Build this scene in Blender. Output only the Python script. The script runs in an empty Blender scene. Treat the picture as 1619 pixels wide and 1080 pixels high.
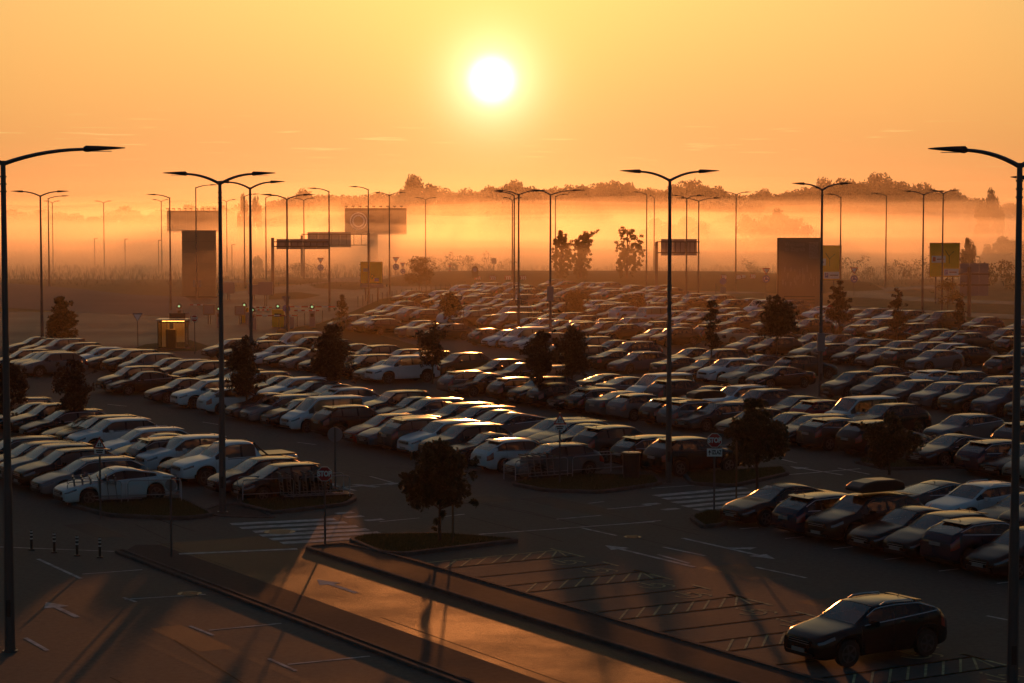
import bpy, math, random
import numpy as np
from mathutils import Vector, Matrix
R = math.radians
sc = bpy.context.scene
COL = sc.collection
SKY_LOW = (9.3, 3.8, 1.35)
SKY_HIGH = (9.8, 5.1, 1.75)
SKY_TINT = (.76, .90, .98)
SKY_AUR = (1.5, 2.7, .6)
SUN_E = 2.0; SUN_C = (1.0, .30, .07)
FOG = [(300, 4.0, .7, .0026), (312, 6.5, 1.1, .0024), (322, 8.5, 1.4, .0022), (340, 10.3, 1.5, .0014), (245, 6.0, .8, .0013), (360, 13.0, 1.8, .0007), (340, 23.0, .8, .00026), (150, 6.5, .8, .0005), (105, 11.5, .8, .00011)]
FOG_C = (1.0, .93, .84); FOG_G = .77; FOG_EDGE = 0
HAZE_D = .00006; HAZE_C = (1.0, .74, .45); HAZE_G = .68

# ---------------------------------------------------------------- camera
HC = 11.0; FPX = 3420.0; W_PX, H_PX = 1619, 1080; Y_HOR = 328.0
PITCH = math.atan((540 - Y_HOR) / FPX)
cam = bpy.data.objects.new('camera', bpy.data.cameras.new('camera'))
COL.objects.link(cam); sc.camera = cam
cam.data.sensor_width = 36; cam.data.lens = FPX / W_PX * 36
cam.data.clip_start = 0.5; cam.data.clip_end = 9000
cam.location = (0, 0, HC); cam.rotation_euler = (math.pi / 2 - PITCH, 0, 0)

# ---------------------------------------------------------------- sky, sun, exposure
SUN_EL, SUN_AZ = 3.35, -0.53          # azimuth from +Y, degrees
w = bpy.data.worlds.new('World'); sc.world = w; w.use_nodes = True
nt = w.node_tree; N = nt.nodes; LK = nt.links
bg = N['Background']
sky = N.new('ShaderNodeTexSky'); sky.sky_type = 'NISHITA'; sky.sun_disc = False
sky.sun_elevation = R(SUN_EL); sky.sun_rotation = R(SUN_AZ)
sky.air_density = 1.2; sky.dust_density = 4.0; sky.ozone_density = 2.0; sky.altitude = 100
def wm(op, a, b=None, clamp=False):
    m = N.new('ShaderNodeMath'); m.operation = op; m.use_clamp = clamp
    for i, q in enumerate((a, b)):
        if q is None: continue
        if isinstance(q, (int, float)): m.inputs[i].default_value = q
        else: LK.new(q, m.inputs[i])
    return m.outputs[0]
def wmix(f, a, b, mode='MIX'):
    m = N.new('ShaderNodeMix'); m.data_type = 'RGBA'; m.blend_type = mode
    for i, q in ((0, f), (6, a), (7, b)):
        if isinstance(q, (int, float)): m.inputs[i].default_value = q
        elif isinstance(q, tuple): m.inputs[i].default_value = (*q, 1)
        else: LK.new(q, m.inputs[i])
    return m.outputs[2]
tc = N.new('ShaderNodeTexCoord')
nrm = N.new('ShaderNodeVectorMath'); nrm.operation = 'NORMALIZE'; LK.new(tc.outputs['Generated'], nrm.inputs[0])
sv = Vector((math.sin(R(SUN_AZ)) * math.cos(R(SUN_EL)), math.cos(R(SUN_AZ)) * math.cos(R(SUN_EL)), math.sin(R(SUN_EL))))
dt = N.new('ShaderNodeVectorMath'); dt.operation = 'DISTANCE'; LK.new(nrm.outputs[0], dt.inputs[0]); dt.inputs[1].default_value = sv
ang = wm('MULTIPLY', dt.outputs['Value'], 57.3)           # degrees from the sun (chord)
sep = N.new('ShaderNodeSeparateXYZ'); LK.new(nrm.outputs[0], sep.inputs[0])
elev = wm('MULTIPLY', wm('ARCSINE', sep.outputs[2]), 57.3)
def gauss(x, s, p=2.0):
    return wm('POWER', 2.71828, wm('MULTIPLY', wm('POWER', wm('ABSOLUTE', wm('DIVIDE', x, s)), p), -1.0))
# the hazy dawn band: deep orange at the horizon, paler upward, fading away from the sun
low = wmix(wm('MULTIPLY', wm('MAXIMUM', elev, 0.0), 1 / 6.5, True), SKY_LOW, SKY_HIGH)
# base: physical sky, scaled; the dawn haze lies over it near the sun's side
base = wmix(1.0, sky.outputs[0], SKY_TINT, 'MULTIPLY')
fac = wm('MULTIPLY', gauss(ang, 25.0), gauss(wm('MAXIMUM', elev, 0.0), 9.5))
colr = wmix(fac, base, low)
colr = wmix(1.0, colr, wmix(1.0, SKY_AUR, gauss(ang, 3.3, 1.15), 'MULTIPLY'), 'ADD')
colr = wmix(1.0, colr, wmix(1.0, (7.0, 9.0, 6.5), gauss(ang, 0.95, 1.6), 'MULTIPLY'), 'ADD')
colr = wmix(1.0, colr, wmix(1.0, (12.0, 12.0, 10.0), gauss(ang, 0.57, 4.0), 'MULTIPLY'), 'ADD')
# thin cirrus streaks low over the field
mp = N.new('ShaderNodeMapping'); LK.new(nrm.outputs[0], mp.inputs[0]); mp.inputs['Scale'].default_value = (28, 4, 620)
nz = N.new('ShaderNodeTexNoise'); LK.new(mp.outputs[0], nz.inputs[0]); nz.inputs['Scale'].default_value = 1.0; nz.inputs['Detail'].default_value = 4
stv = wm('MULTIPLY', wm('SUBTRACT', nz.outputs[0], 0.60, True), 5.0, True)
stv = wm('MULTIPLY', stv, gauss(wm('SUBTRACT', elev, 1.75), 0.55))
colr = wmix(wm('MULTIPLY', stv, 0.75), colr, (12.0, 8.0, 2.8))
LK.new(colr, bg.inputs[0]); bg.inputs[1].default_value = 0.137

sd = bpy.data.lights.new('sun', 'SUN'); sd.energy = SUN_E; sd.angle = R(0.53); sd.color = SUN_C
so = bpy.data.objects.new('sun', sd); COL.objects.link(so)
so.rotation_euler = sv.to_track_quat('Z', 'Y').to_euler()
sc.view_settings.view_transform = 'Standard'; sc.view_settings.look = 'None'
sc.view_settings.gamma = 1; sc.view_settings.use_curve_mapping = False
sc.view_settings.exposure = -0.45
cy = sc.cycles; cy.use_denoising = True; cy.max_bounces = 12; cy.transparent_max_bounces = 10
cy.diffuse_bounces = 2; cy.glossy_bounces = 3; cy.volume_bounces = 8; cy.sample_clamp_indirect = 4.0
cy.caustics_reflective = False; cy.caustics_refractive = False

# ---------------------------------------------------------------- placing helpers
SP, CP = math.sin(PITCH), math.cos(PITCH)
def G(px, py, z=0.0):
    """ground position seen at a photo pixel (or the point at height z)"""
    x = (px - W_PX / 2) / FPX; y = -(py - 540) / FPX
    d = (x, CP + y * SP, -SP + y * CP); t = (z - HC) / d[2]
    return d[0] * t, d[1] * t
def AT(px, py, Y):
    """point at depth Y seen at a photo pixel"""
    x = (px - W_PX / 2) / FPX; y = -(py - 540) / FPX
    d = (x, CP + y * SP, -SP + y * CP); t = Y / d[1]
    return d[0] * t, Y, HC + d[2] * t
TH = R(-30.8)
AX = (math.sin(TH), math.cos(TH))           # along the rows
BX = (math.cos(TH), -math.sin(TH))          # across the rows (direction the cars point)
def UV(u, v): return u * AX[0] + v * BX[0], u * AX[1] + v * BX[1]
def toUV(x, y): return x * AX[0] + y * AX[1], x * BX[0] + y * BX[1]
def pix(X, Y, Z):
    rz = Z - HC; f = Y * CP - rz * SP; u = Y * SP + rz * CP
    return W_PX / 2 + FPX * X / f, 540 - FPX * u / f
ANG_B = math.atan2(BX[1], BX[0])

# ---------------------------------------------------------------- materials
MATS = {}
def mat(name, col, rough=0.6, metal=0.0, coat=0.0, spec=0.5, noise=None, bump=0.0, bscale=40, objcol=False, sub=None, emis=None):
    if name in MATS: return MATS[name]
    m = bpy.data.materials.new(name); m.use_nodes = True; t = m.node_tree
    b = t.nodes['Principled BSDF']; MATS[name] = m
    b.inputs['Roughness'].default_value = rough; b.inputs['Metallic'].default_value = metal
    b.inputs['Coat Weight'].default_value = coat; b.inputs['Coat Roughness'].default_value = 0.2
    b.inputs['Specular IOR Level'].default_value = spec
    src = None
    if objcol:
        oi = t.nodes.new('ShaderNodeObjectInfo'); src = oi.outputs['Color']
    else:
        b.inputs['Base Color'].default_value = (*col, 1)
    if noise:
        tcn = t.nodes.new('ShaderNodeTexCoord'); n = t.nodes.new('ShaderNodeTexNoise')
        n.inputs['Scale'].default_value = noise[0]; n.inputs['Detail'].default_value = 8; n.inputs['Roughness'].default_value = .62
        t.links.new(tcn.outputs['Object'], n.inputs['Vector'])
        r = t.nodes.new('ShaderNodeMapRange'); r.inputs[1].default_value = .3; r.inputs[2].default_value = .7
        r.inputs[3].default_value = 1 - noise[1]; r.inputs[4].default_value = 1 + noise[1]
        t.links.new(n.outputs[0], r.inputs[0])
        mx = t.nodes.new('ShaderNodeMix'); mx.data_type = 'RGBA'; mx.blend_type = 'MULTIPLY'; mx.inputs[0].default_value = 1
        if src is not None: t.links.new(src, mx.inputs[6])
        else: mx.inputs[6].default_value = (*col, 1)
        t.links.new(r.outputs[0], mx.inputs[7]); src = mx.outputs[2]
    if src is not None: t.links.new(src, b.inputs['Base Color'])
    if bump:
        tcn = t.nodes.new('ShaderNodeTexCoord'); n = t.nodes.new('ShaderNodeTexNoise'); n.inputs['Scale'].default_value = bscale
        n.inputs['Detail'].default_value = 3
        t.links.new(tcn.outputs['Object'], n.inputs['Vector'])
        bm = t.nodes.new('ShaderNodeBump'); bm.inputs['Strength'].default_value = bump; bm.inputs['Distance'].default_value = .02
        t.links.new(n.outputs[0], bm.inputs['Height']); t.links.new(bm.outputs[0], b.inputs['Normal'])
    if emis:
        b.inputs['Emission Color'].default_value = (*emis[0], 1); b.inputs['Emission Strength'].default_value = emis[1]
    if sub: b.inputs['Transmission Weight'].default_value = sub
    return m
def leaf_mat(name, c1, c2, trans=0.35):
    if name in MATS: return MATS[name]
    m = bpy.data.materials.new(name); m.use_nodes = True; t = m.node_tree; MATS[name] = m
    b = t.nodes['Principled BSDF']; b.inputs['Roughness'].default_value = .55
    g = t.nodes.new('ShaderNodeNewGeometry')
    mx = t.nodes.new('ShaderNodeMix'); mx.data_type = 'RGBA'; t.links.new(g.outputs['Random Per Island'], mx.inputs[0])
    mx.inputs[6].default_value = (*c1, 1); mx.inputs[7].default_value = (*c2, 1)
    t.links.new(mx.outputs[2], b.inputs['Base Color'])
    tr = t.nodes.new('ShaderNodeBsdfTranslucent'); t.links.new(mx.outputs[2], tr.inputs[0])
    ms = t.nodes.new('ShaderNodeMixShader'); ms.inputs[0].default_value = trans
    t.links.new(b.outputs[0], ms.inputs[1]); t.links.new(tr.outputs[0], ms.inputs[2])
    t.links.new(ms.outputs[0], t.nodes['Material Output'].inputs[0]); return m
def glass_mat(name, tint, gl=0.1, dew=0.0):
    if name in MATS: return MATS[name]
    m = bpy.data.materials.new(name); m.use_nodes = True; t = m.node_tree; MATS[name] = m
    t.nodes.remove(t.nodes['Principled BSDF'])
    tr = t.nodes.new('ShaderNodeBsdfTransparent'); tr.inputs[0].default_value = (*tint, 1)
    gs = t.nodes.new('ShaderNodeBsdfGlossy'); gs.inputs['Roughness'].default_value = .06; gs.inputs[0].default_value = (.95, .97, .95, 1)
    fr = t.nodes.new('ShaderNodeFresnel'); fr.inputs[0].default_value = 1.55
    ad = t.nodes.new('ShaderNodeMath'); ad.operation = 'ADD'; ad.inputs[1].default_value = gl; ad.use_clamp = True
    t.links.new(fr.outputs[0], ad.inputs[0])
    ms = t.nodes.new('ShaderNodeMixShader'); t.links.new(ad.outputs[0], ms.inputs[0])
    if dew:                                       # dew and dust on the panes scatter the low sun
        tl = t.nodes.new('ShaderNodeBsdfTranslucent'); tl.inputs[0].default_value = (.9, .9, .88, 1)
        md = t.nodes.new('ShaderNodeMixShader'); md.inputs[0].default_value = dew
        t.links.new(tr.outputs[0], md.inputs[1]); t.links.new(tl.outputs[0], md.inputs[2]); tr = md
    t.links.new(tr.outputs[0], ms.inputs[1]); t.links.new(gs.outputs[0], ms.inputs[2])
    t.links.new(ms.outputs[0], t.nodes['Material Output'].inputs[0]); return m

# ground-like materials with several scales of variation
def ground_mat(name, c1, c2, rough=(.6, .85), s1=.12, s2=6.0, bump=.4, speck=0.0, spec=.4):
    m = bpy.data.materials.new(name); m.use_nodes = True; t = m.node_tree; MATS[name] = m
    b = t.nodes['Principled BSDF']; b.inputs['Specular IOR Level'].default_value = spec
    tcn = t.nodes.new('ShaderNodeTexCoord')
    def noise(s, d=6, r=.6):
        n = t.nodes.new('ShaderNodeTexNoise'); n.inputs['Scale'].default_value = s; n.inputs['Detail'].default_value = d
        n.inputs['Roughness'].default_value = r; t.links.new(tcn.outputs['Object'], n.inputs['Vector']); return n.outputs[0]
    a, c, f = noise(s1), noise(s2, 4), noise(60, 3, .8)
    ad = t.nodes.new('ShaderNodeMath'); ad.operation = 'ADD'; t.links.new(a, ad.inputs[0]); t.links.new(c, ad.inputs[1])
    mr = t.nodes.new('ShaderNodeMapRange'); mr.inputs[1].default_value = .7; mr.inputs[2].default_value = 1.3; t.links.new(ad.outputs[0], mr.inputs[0])
    mx = t.nodes.new('ShaderNodeMix'); mx.data_type = 'RGBA'; mx.inputs[6].default_value = (*c1, 1); mx.inputs[7].default_value = (*c2, 1)
    t.links.new(mr.outputs[0], mx.inputs[0]); t.links.new(mx.outputs[2], b.inputs['Base Color'])
    mr2 = t.nodes.new('ShaderNodeMapRange'); mr2.inputs[1].default_value = .35; mr2.inputs[2].default_value = .65
    mr2.inputs[3].default_value = rough[0]; mr2.inputs[4].default_value = rough[1]; t.links.new(a, mr2.inputs[0]); t.links.new(mr2.outputs[0], b.inputs['Roughness'])
    bm = t.nodes.new('ShaderNodeBump'); bm.inputs['Strength'].default_value = bump; bm.inputs['Distance'].default_value = .02
    t.links.new(f, bm.inputs['Height']); t.links.new(bm.outputs[0], b.inputs['Normal'])
    return m
M_ASPH = ground_mat('asphalt', (.070, .072, .062), (.130, .132, .114), (.84, .95), bump=.7, spec=.16)
M_LANE = ground_mat('lane_asphalt', (.045, .042, .038), (.075, .07, .062), (.56, .68), .35, 8.0, bump=1.2, spec=.06)
M_ASPH2 = ground_mat('asphalt_new', (.045, .043, .040), (.066, .062, .058), (.55, .7), bump=.4, spec=.2)
M_PAVE = ground_mat('paving', (.05, .047, .043), (.08, .075, .07), (.8, .95), spec=.04)
M_PATCH = ground_mat('asphalt_patch', (.040, .040, .038), (.062, .06, .056), (.7, .85), bump=.6, spec=.2)
M_TRACK = ground_mat('asphalt_worn', (.064, .066, .057), (.120, .122, .106), (.80, .9), bump=.6, spec=.16)
M_GRASS = ground_mat('grass_ground', (.030, .042, .015), (.06, .07, .028), (.9, 1.0), .3, 3.0, bump=.9, spec=.1)
M_FIELD = ground_mat('field_ground', (.13, .12, .05), (.24, .19, .09), (.9, 1.0), .03, .6, bump=.9, spec=.1)
M_RAMP = ground_mat('ramp_ground', (.15, .13, .10), (.22, .19, .15), (.85, .95), bump=.5, spec=.2)
M_KERB = mat('kerb_concrete', (.09, .086, .08), .9, spec=.06, noise=(3, .25), bump=.2)
M_PAINT_L = mat('line_paint', (.42, .415, .40), .86, spec=.16, noise=(2.5, .55))
M_POLE = mat('galvanised_steel', (.10, .11, .12), .45, .6)
M_STEEL = mat('rail_steel', (.30, .30, .31), .38, .9)
M_DARKM = mat('dark_metal', (.03, .032, .035), .5, .3)
M_BLACK = mat('black_plastic', (.018, .018, .02), .45)
M_RUB = mat('rubber', (.02, .02, .02), .8)
M_RED = mat('sign_red', (.45, .02, .02), .4)
M_WHITE = mat('sign_white', (.75, .75, .74), .45)
M_BLUE = mat('sign_blue', (.02, .08, .35), .4)
M_YEL = mat('sign_yellow', (.95, .46, .01), .5, noise=(.8, .08))
M_SBACK = mat('sign_back', (.22, .23, .25), .5, .4)
M_BARK = mat('bark', (.07, .05, .035), .9, noise=(8, .3), bump=.5)
M_BOARD = mat('board_panel', (.22, .16, .11), .55, noise=(.4, .1))
M_BRNZ = mat('bronze_panel', (.42, .27, .14), .5, .0, noise=(.5, .1))
M_WOOD = mat('stake_wood', (.14, .09, .05), .9)

# ---------------------------------------------------------------- mesh builder
class MB:
    def __init__(s): s.v = []; s.f = []; s.m = []
    def add(s, vs, fs, mi=0):
        n = len(s.v); s.v += [tuple(q) for q in vs]; s.f += [tuple(i + n for i in f) for f in fs]; s.m += [mi] * len(fs); return s
    def box(s, c, d, mi=0, rot=None):
        x, y, z = d[0] / 2, d[1] / 2, d[2] / 2
        vs = [Vector((a, b, e)) for a in (-x, x) for b in (-y, y) for e in (-z, z)]
        if rot is not None: vs = [rot @ q for q in vs]
        vs = [(q[0] + c[0], q[1] + c[1], q[2] + c[2]) for q in vs]
        return s.add(vs, [(0, 1, 3, 2), (4, 6, 7, 5), (0, 4, 5, 1), (2, 3, 7, 6), (0, 2, 6, 4), (1, 5, 7, 3)], mi)
    def tube(s, pts, rad, n=8, mi=0, cap=True):
        pts = [Vector(p) for p in pts]; rads = rad if isinstance(rad, (list, tuple)) else [rad] * len(pts)
        vs = []; fs = []
        for i, p in enumerate(pts):
            d = (pts[min(i + 1, len(pts) - 1)] - pts[max(i - 1, 0)]).normalized()
            ref = Vector((0, 0, 1)) if abs(d.z) < .9 else Vector((1, 0, 0))
            a = d.cross(ref).normalized(); b = d.cross(a)
            for k in range(n):
                t = 2 * math.pi * k / n; vs.append(p + (a * math.cos(t) + b * math.sin(t)) * rads[i])
        for i in range(len(pts) - 1):
            for k in range(n):
                fs.append((i * n + k, i * n + (k + 1) % n, (i + 1) * n + (k + 1) % n, (i + 1) * n + k))
        if cap: fs.append(tuple(range(n))); fs.append(tuple((len(pts) - 1) * n + k for k in reversed(range(n))))
        return s.add(vs, fs, mi)
    def prism(s, pts2, z0, z1, mi=0, axis='z'):
        n = len(pts2)
        if axis == 'z': vs = [(p[0], p[1], z0) for p in pts2] + [(p[0], p[1], z1) for p in pts2]
        elif axis == 'y': vs = [(p[0], z0, p[1]) for p in pts2] + [(p[0], z1, p[1]) for p in pts2]
        else: vs = [(z0, p[0], p[1]) for p in pts2] + [(z1, p[0], p[1]) for p in pts2]
        fs = [tuple(reversed(range(n))), tuple(range(n, 2 * n))] + [(i, (i + 1) % n, n + (i + 1) % n, n + i) for i in range(n)]
        return s.add(vs, fs, mi)
    def mesh(s, name, mats, smooth=False):
        me = bpy.data.meshes.new(name); me.from_pydata(s.v, [], s.f)
        for m in (mats if isinstance(mats, (list, tuple)) else [mats]): me.materials.append(m)
        if any(s.m): me.polygons.foreach_set('material_index', s.m)
        if smooth: me.polygons.foreach_set('use_smooth', [True] * len(me.polygons))
        me.update(); return me
    def obj(s, name, mats, parent=None, smooth=False, loc=None):
        return link(name, s.mesh(name, mats, smooth), parent, loc)
def link(name, data, parent=None, loc=None, rz=None):
    o = bpy.data.objects.new(name, data); COL.objects.link(o)
    if parent: o.parent = parent
    if loc is not None: o.location = loc
    if rz is not None: o.rotation_euler[2] = rz
    return o
def tag(o, label, cat, group=None, kind=None):
    if label: o['label'] = label
    if cat: o['category'] = cat
    if group: o['group'] = group
    if kind: o['kind'] = kind
    return o
def thing(name, label, cat, loc=(0, 0, 0), rz=0, group=None):
    o = link(name, None, None, loc, rz); o.empty_display_size = .1
    return tag(o, label, cat, group)
def sheet(name, pts, z, m, kind='structure', parent=None, label=None, up=0.0):
    me = bpy.data.meshes.new(name); me.from_pydata([(p[0], p[1], z) for p in pts], [], [tuple(range(len(pts)))])
    me.materials.append(m)
    if me.polygons[0].normal.z < 0: me.flip_normals()
    o = link(name, me, parent)
    if kind: o['kind'] = kind
    if label: o['label'] = label
    return o
def text_mesh(txt, size, m, align='CENTER', name='lettering', bold=0.0):
    cu = bpy.data.curves.new('t', 'FONT'); cu.body = txt; cu.size = size; cu.align_x = align; cu.align_y = 'CENTER'; cu.offset = bold
    cu.resolution_u = 3
    o = bpy.data.objects.new('t', cu); COL.objects.link(o)
    dg = bpy.context.evaluated_depsgraph_get(); me = bpy.data.meshes.new_from_object(o.evaluated_get(dg))
    me.name = name; me.materials.clear(); me.materials.append(m)
    bpy.data.objects.remove(o); return me
def put_text(txt, size, m, parent, loc, align='CENTER', bold=0.0, sx=1.0, name='lettering'):
    """flat lettering standing upright, facing -Y of its parent"""
    me = text_mesh(txt, size, m, align, name, bold)
    o = link(name, me, parent, loc); o.rotation_euler = (math.pi / 2, 0, 0); o.scale = (sx, 1, 1); return o

# ================================================================ THE SETTING
ZA = 0.02                                   # lot asphalt
ZM = ZA + 0.006                             # painted markings
TERR = [(-2500, -60), (2500, -60), (2500, 6500), (-2500, 6500)]
def terrain():
    xs = [-2500, -900, -400] + list(range(-240, 241, 12)) + [400, 900, 2500]
    ys = [-60, 0, 60, 120, 180, 220] + list(range(240, 470, 8)) + [520, 600, 700, 900, 1200, 2000, 3500, 6500]
    rnd = random.Random(3); vs = []; fs = []
    for y in ys:
        for x in xs:
            z = -0.03
            if y > 330 and y < 5000: z = -0.03 - min(1.2, (y - 330) * .03) + rnd.uniform(-.12, .12)
            vs.append((x, y, z))
    n = len(xs)
    for j in range(len(ys) - 1):
        for i in range(n - 1): fs.append((j * n + i, j * n + i + 1, (j + 1) * n + i + 1, (j + 1) * n + i))
    MB().add(vs, fs).obj('ground', M_FIELD, smooth=True)['kind'] = 'structure'
terrain()
# asphalt: the near streets and the lot
lot_px = [(-500, 552), (-150, 548), (440, 546), (500, 556), (680, 572), (640, 545), (600, 505), (690, 476), (760, 460), (900, 455),
          (1000, 461), (1180, 476), (1240, 488), (1330, 497), (1420, 508), (1640, 520), (2200, 540)]
lot = [G(*p) for p in lot_px] + [(150, 20), (90, -30), (-90, -30), (-130, 20)]
sheet('car_park_asphalt', lot, ZA, M_ASPH)
plaza_px = [(-400, 549), (-300, 490), (130, 494), (300, 503), (296, 470), (420, 456), (545, 442), (640, 452), (700, 449), (760, 448),
            (700, 455), (600, 473), (568, 490), (500, 512), (437, 522), (430, 547)]
sheet('exit_road', [G(*p) for p in plaza_px], .012, M_ASPH2)
sheet('exit_lane', [UV(66.2, 26.02), UV(66.0, 29.58), UV(10, 29.58), UV(10, 26.02)], ZA + .002, M_LANE)
def ribbon(name, pts, wid, z, m, lift=0):
    ps = [Vector((*G(*p), 0)) for p in pts]; vs = []; fs = []
    for i, p in enumerate(ps):
        d = (ps[min(i + 1, len(ps) - 1)] - ps[max(i - 1, 0)]).normalized(); n = Vector((-d.y, d.x, 0)) * wid / 2
        vs += [(p.x + n.x, p.y + n.y, z), (p.x - n.x, p.y - n.y, z)]
    for i in range(len(ps) - 1): fs.append((2 * i, 2 * i + 1, 2 * i + 3, 2 * i + 2))
    o = MB().add(vs, fs).obj(name, m); o['kind'] = 'structure'
    if o.data.polygons[0].normal.z < 0: o.data.flip_normals()
    return o
ribbon('access_road', [(1120, 474), (1240, 482), (1330, 487), (1450, 493), (1619, 502), (1800, 512)], 7, .016, M_ASPH2)
ribbon('curved_road', [(1900, 486), (1619, 480), (1480, 475), (1380, 469), (1350, 462), (1400, 456), (1470, 455), (1500, 452)], 8, .02, M_ASPH2)
ribbon('far_road', [(330, 446), (450, 445), (560, 441), (640, 437), (700, 434)], 9, .03, M_ASPH2)
ribbon('bank_top_road', [(1080, 466), (1180, 462), (1240, 462), (1340, 460)], 7, .03, M_ASPH2)

def mound(name, px_front, px_back, h, m):
    """a low bank: front toe and back crest given as photo positions on the ground"""
    fr = [G(*p) for p in px_front]; bk = [G(*p) for p in px_back]; n = len(fr); vs = []; fs = []
    for i in range(n):
        hh = h[i] if isinstance(h, (list, tuple)) else h
        f, b = fr[i], bk[i]
        for t, z in ((0, 0), (.35, .35 * hh), (.75, .85 * hh), (1, hh), (1.25, hh * .9), (1.9, -.6)):
            vs.append((f[0] + (b[0] - f[0]) * t, f[1] + (b[1] - f[1]) * t, z + .01))
    for i in range(n - 1):
        for k in range(5): fs.append((i * 6 + k, (i + 1) * 6 + k, (i + 1) * 6 + k + 1, i * 6 + k + 1))
    o = MB().add(vs, fs).obj(name, m, smooth=True); o['kind'] = 'structure'
    if o.data.polygons[0].normal.z < 0: o.data.flip_normals()
    return o
mound('grass_bank', [(560, 449), (640, 453), (700, 453), (800, 452), (1000, 457), (1180, 462), (1260, 466), (1400, 460)],
      [(600, 444), (650, 441), (710, 442), (800, 442), (1000, 443), (1180, 445), (1260, 447), (1380, 450)], [.1, .8, 1.2, 1.3, 1.3, 1.3, .9, .1], M_GRASS)
mound('ramp_bank', [(-260, 482), (-60, 484), (0, 486), (130, 494), (260, 500), (330, 502)],
      [(-260, 462), (-60, 464), (10, 465), (120, 472), (215, 477), (300, 478)], [1.2, 1.2, 1.2, 1.0, .55, .3], M_RAMP)
for k, pts in enumerate([[(400, 441), (450, 438), (505, 441), (525, 445), (470, 450), (400, 450)],
                         [(488, 451), (530, 446), (600, 446), (610, 455), (560, 459), (500, 456)],
                         [(425, 465), (470, 462), (508, 467), (480, 473), (425, 474)]]):
    sheet('verge_grass', [G(*p) for p in pts], .034, M_GRASS)
sheet('verge_grass', [G(*p) for p in [(440, 546), (438, 523), (503, 513), (560, 492), (600, 474), (690, 458), (760, 449), (760, 455), (700, 469), (640, 482),
      (600, 500), (575, 515), (600, 530), (690, 556), (690, 572), (500, 553)]], .04, M_GRASS)
sheet('verge_grass', [G(*p) for p in [(200, 556), (230, 545), (300, 538), (330, 548), (310, 556)]], .04, M_GRASS)
sheet('verge_grass', [G(*p) for p in [(1040, 470), (1120, 466), (1230, 478), (1330, 483), (1619, 497), (1619, 506), (1420, 508), (1330, 498), (1180, 478)]], .012, M_GRASS)

def island(name, pts, h=.13, kw=.16, top=M_GRASS, label=None):
    """a raised kerbed island: kerb stones round a planted top"""
    n = len(pts); c = (sum(p[0] for p in pts) / n, sum(p[1] for p in pts) / n)
    # round the outline
    q = []
    for i in range(n):
        a, b, d = Vector(pts[i - 1]), Vector(pts[i]), Vector(pts[(i + 1) % n])
        r = min(.45, (a - b).length * .4, (d - b).length * .4)
        p1 = b + (a - b).normalized() * r; p2 = b + (d - b).normalized() * r
        for t in (0, .33, .67, 1): q.append((1 - t) ** 2 * p1 + 2 * t * (1 - t) * b + t * t * p2)
    area = sum(q[i - 1].x * q[i].y - q[i].x * q[i - 1].y for i in range(len(q)))
    if area < 0: q.reverse()
    m = len(q); inn = []
    for i in range(m):
        d = (q[(i + 1) % m] - q[i - 1]).normalized(); inn.append(q[i] + Vector((-d.y, d.x)) * kw)
    vs = [(p.x, p.y, 0) for p in q] + [(p.x, p.y, ZA + h - .02) for p in q]
    vs += [(p.x + (s.x - p.x) * .15, p.y + (s.y - p.y) * .15, ZA + h) for p, s in zip(q, inn)] + [(p.x, p.y, ZA + h) for p in inn] + [(p.x, p.y, ZA + h - .06) for p in inn]
    fs = [(k * m + i, k * m + (i + 1) % m, (k + 1) * m + (i + 1) % m, (k + 1) * m + i) for k in range(4) for i in range(m)]
    o = MB().add(vs, fs).obj('kerb', M_KERB); o['kind'] = 'structure'
    t = sheet(name, [(p.x, p.y) for p in inn], ZA + h - .035, top)
    return o, [(p.x, p.y) for p in inn], ZA + h - .035
isl = [island('island_grass', [G(*p) for p in pp]) for pp in (
    [(548, 857), (578, 850), (700, 848), (829, 858), (640, 881), (600, 879)],
    [(372, 800), (392, 786), (540, 778), (566, 791), (550, 801), (430, 815)],
    [(108, 802), (180, 791), (292, 793), (342, 818), (290, 824), (170, 819)],
    [(805, 768), (870, 752), (1040, 756), (1048, 768), (950, 782), (860, 779)],
    [(1078, 752), (1240, 742), (1250, 752), (1160, 772), (1090, 768)],
    [(1088, 822), (1118, 811), (1152, 815), (1150, 833), (1110, 838)],
    [(1345, 732), (1660, 722), (1700, 738), (1400, 745)])]
# long pavements between the lanes (rows run along u)
island('pavement', [UV(65.2, 24.1), UV(65.4, 24.5), UV(10, 24.5), UV(10, 24.1)], top=M_PAVE, h=.09, kw=.12)
sheet('pavement', [UV(65.3, 24.5), UV(66.4, 25.3), UV(66.0, 25.98), UV(10, 25.98), UV(10, 24.5)], ZA + .004, M_PAVE)
island('pavement', [UV(62.9, 29.6), UV(62.9, 31.2), UV(58.6, 31.5), UV(10, 31.5), UV(10, 29.6)], top=M_PAVE, h=.10)
island('pavement', [UV(74.0, 31.5), UV(72.3, 29.8), UV(70.8, 30.2), UV(69.5, 31.8), UV(73.2, 32.4)], top=M_PAVE, h=.05)
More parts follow.
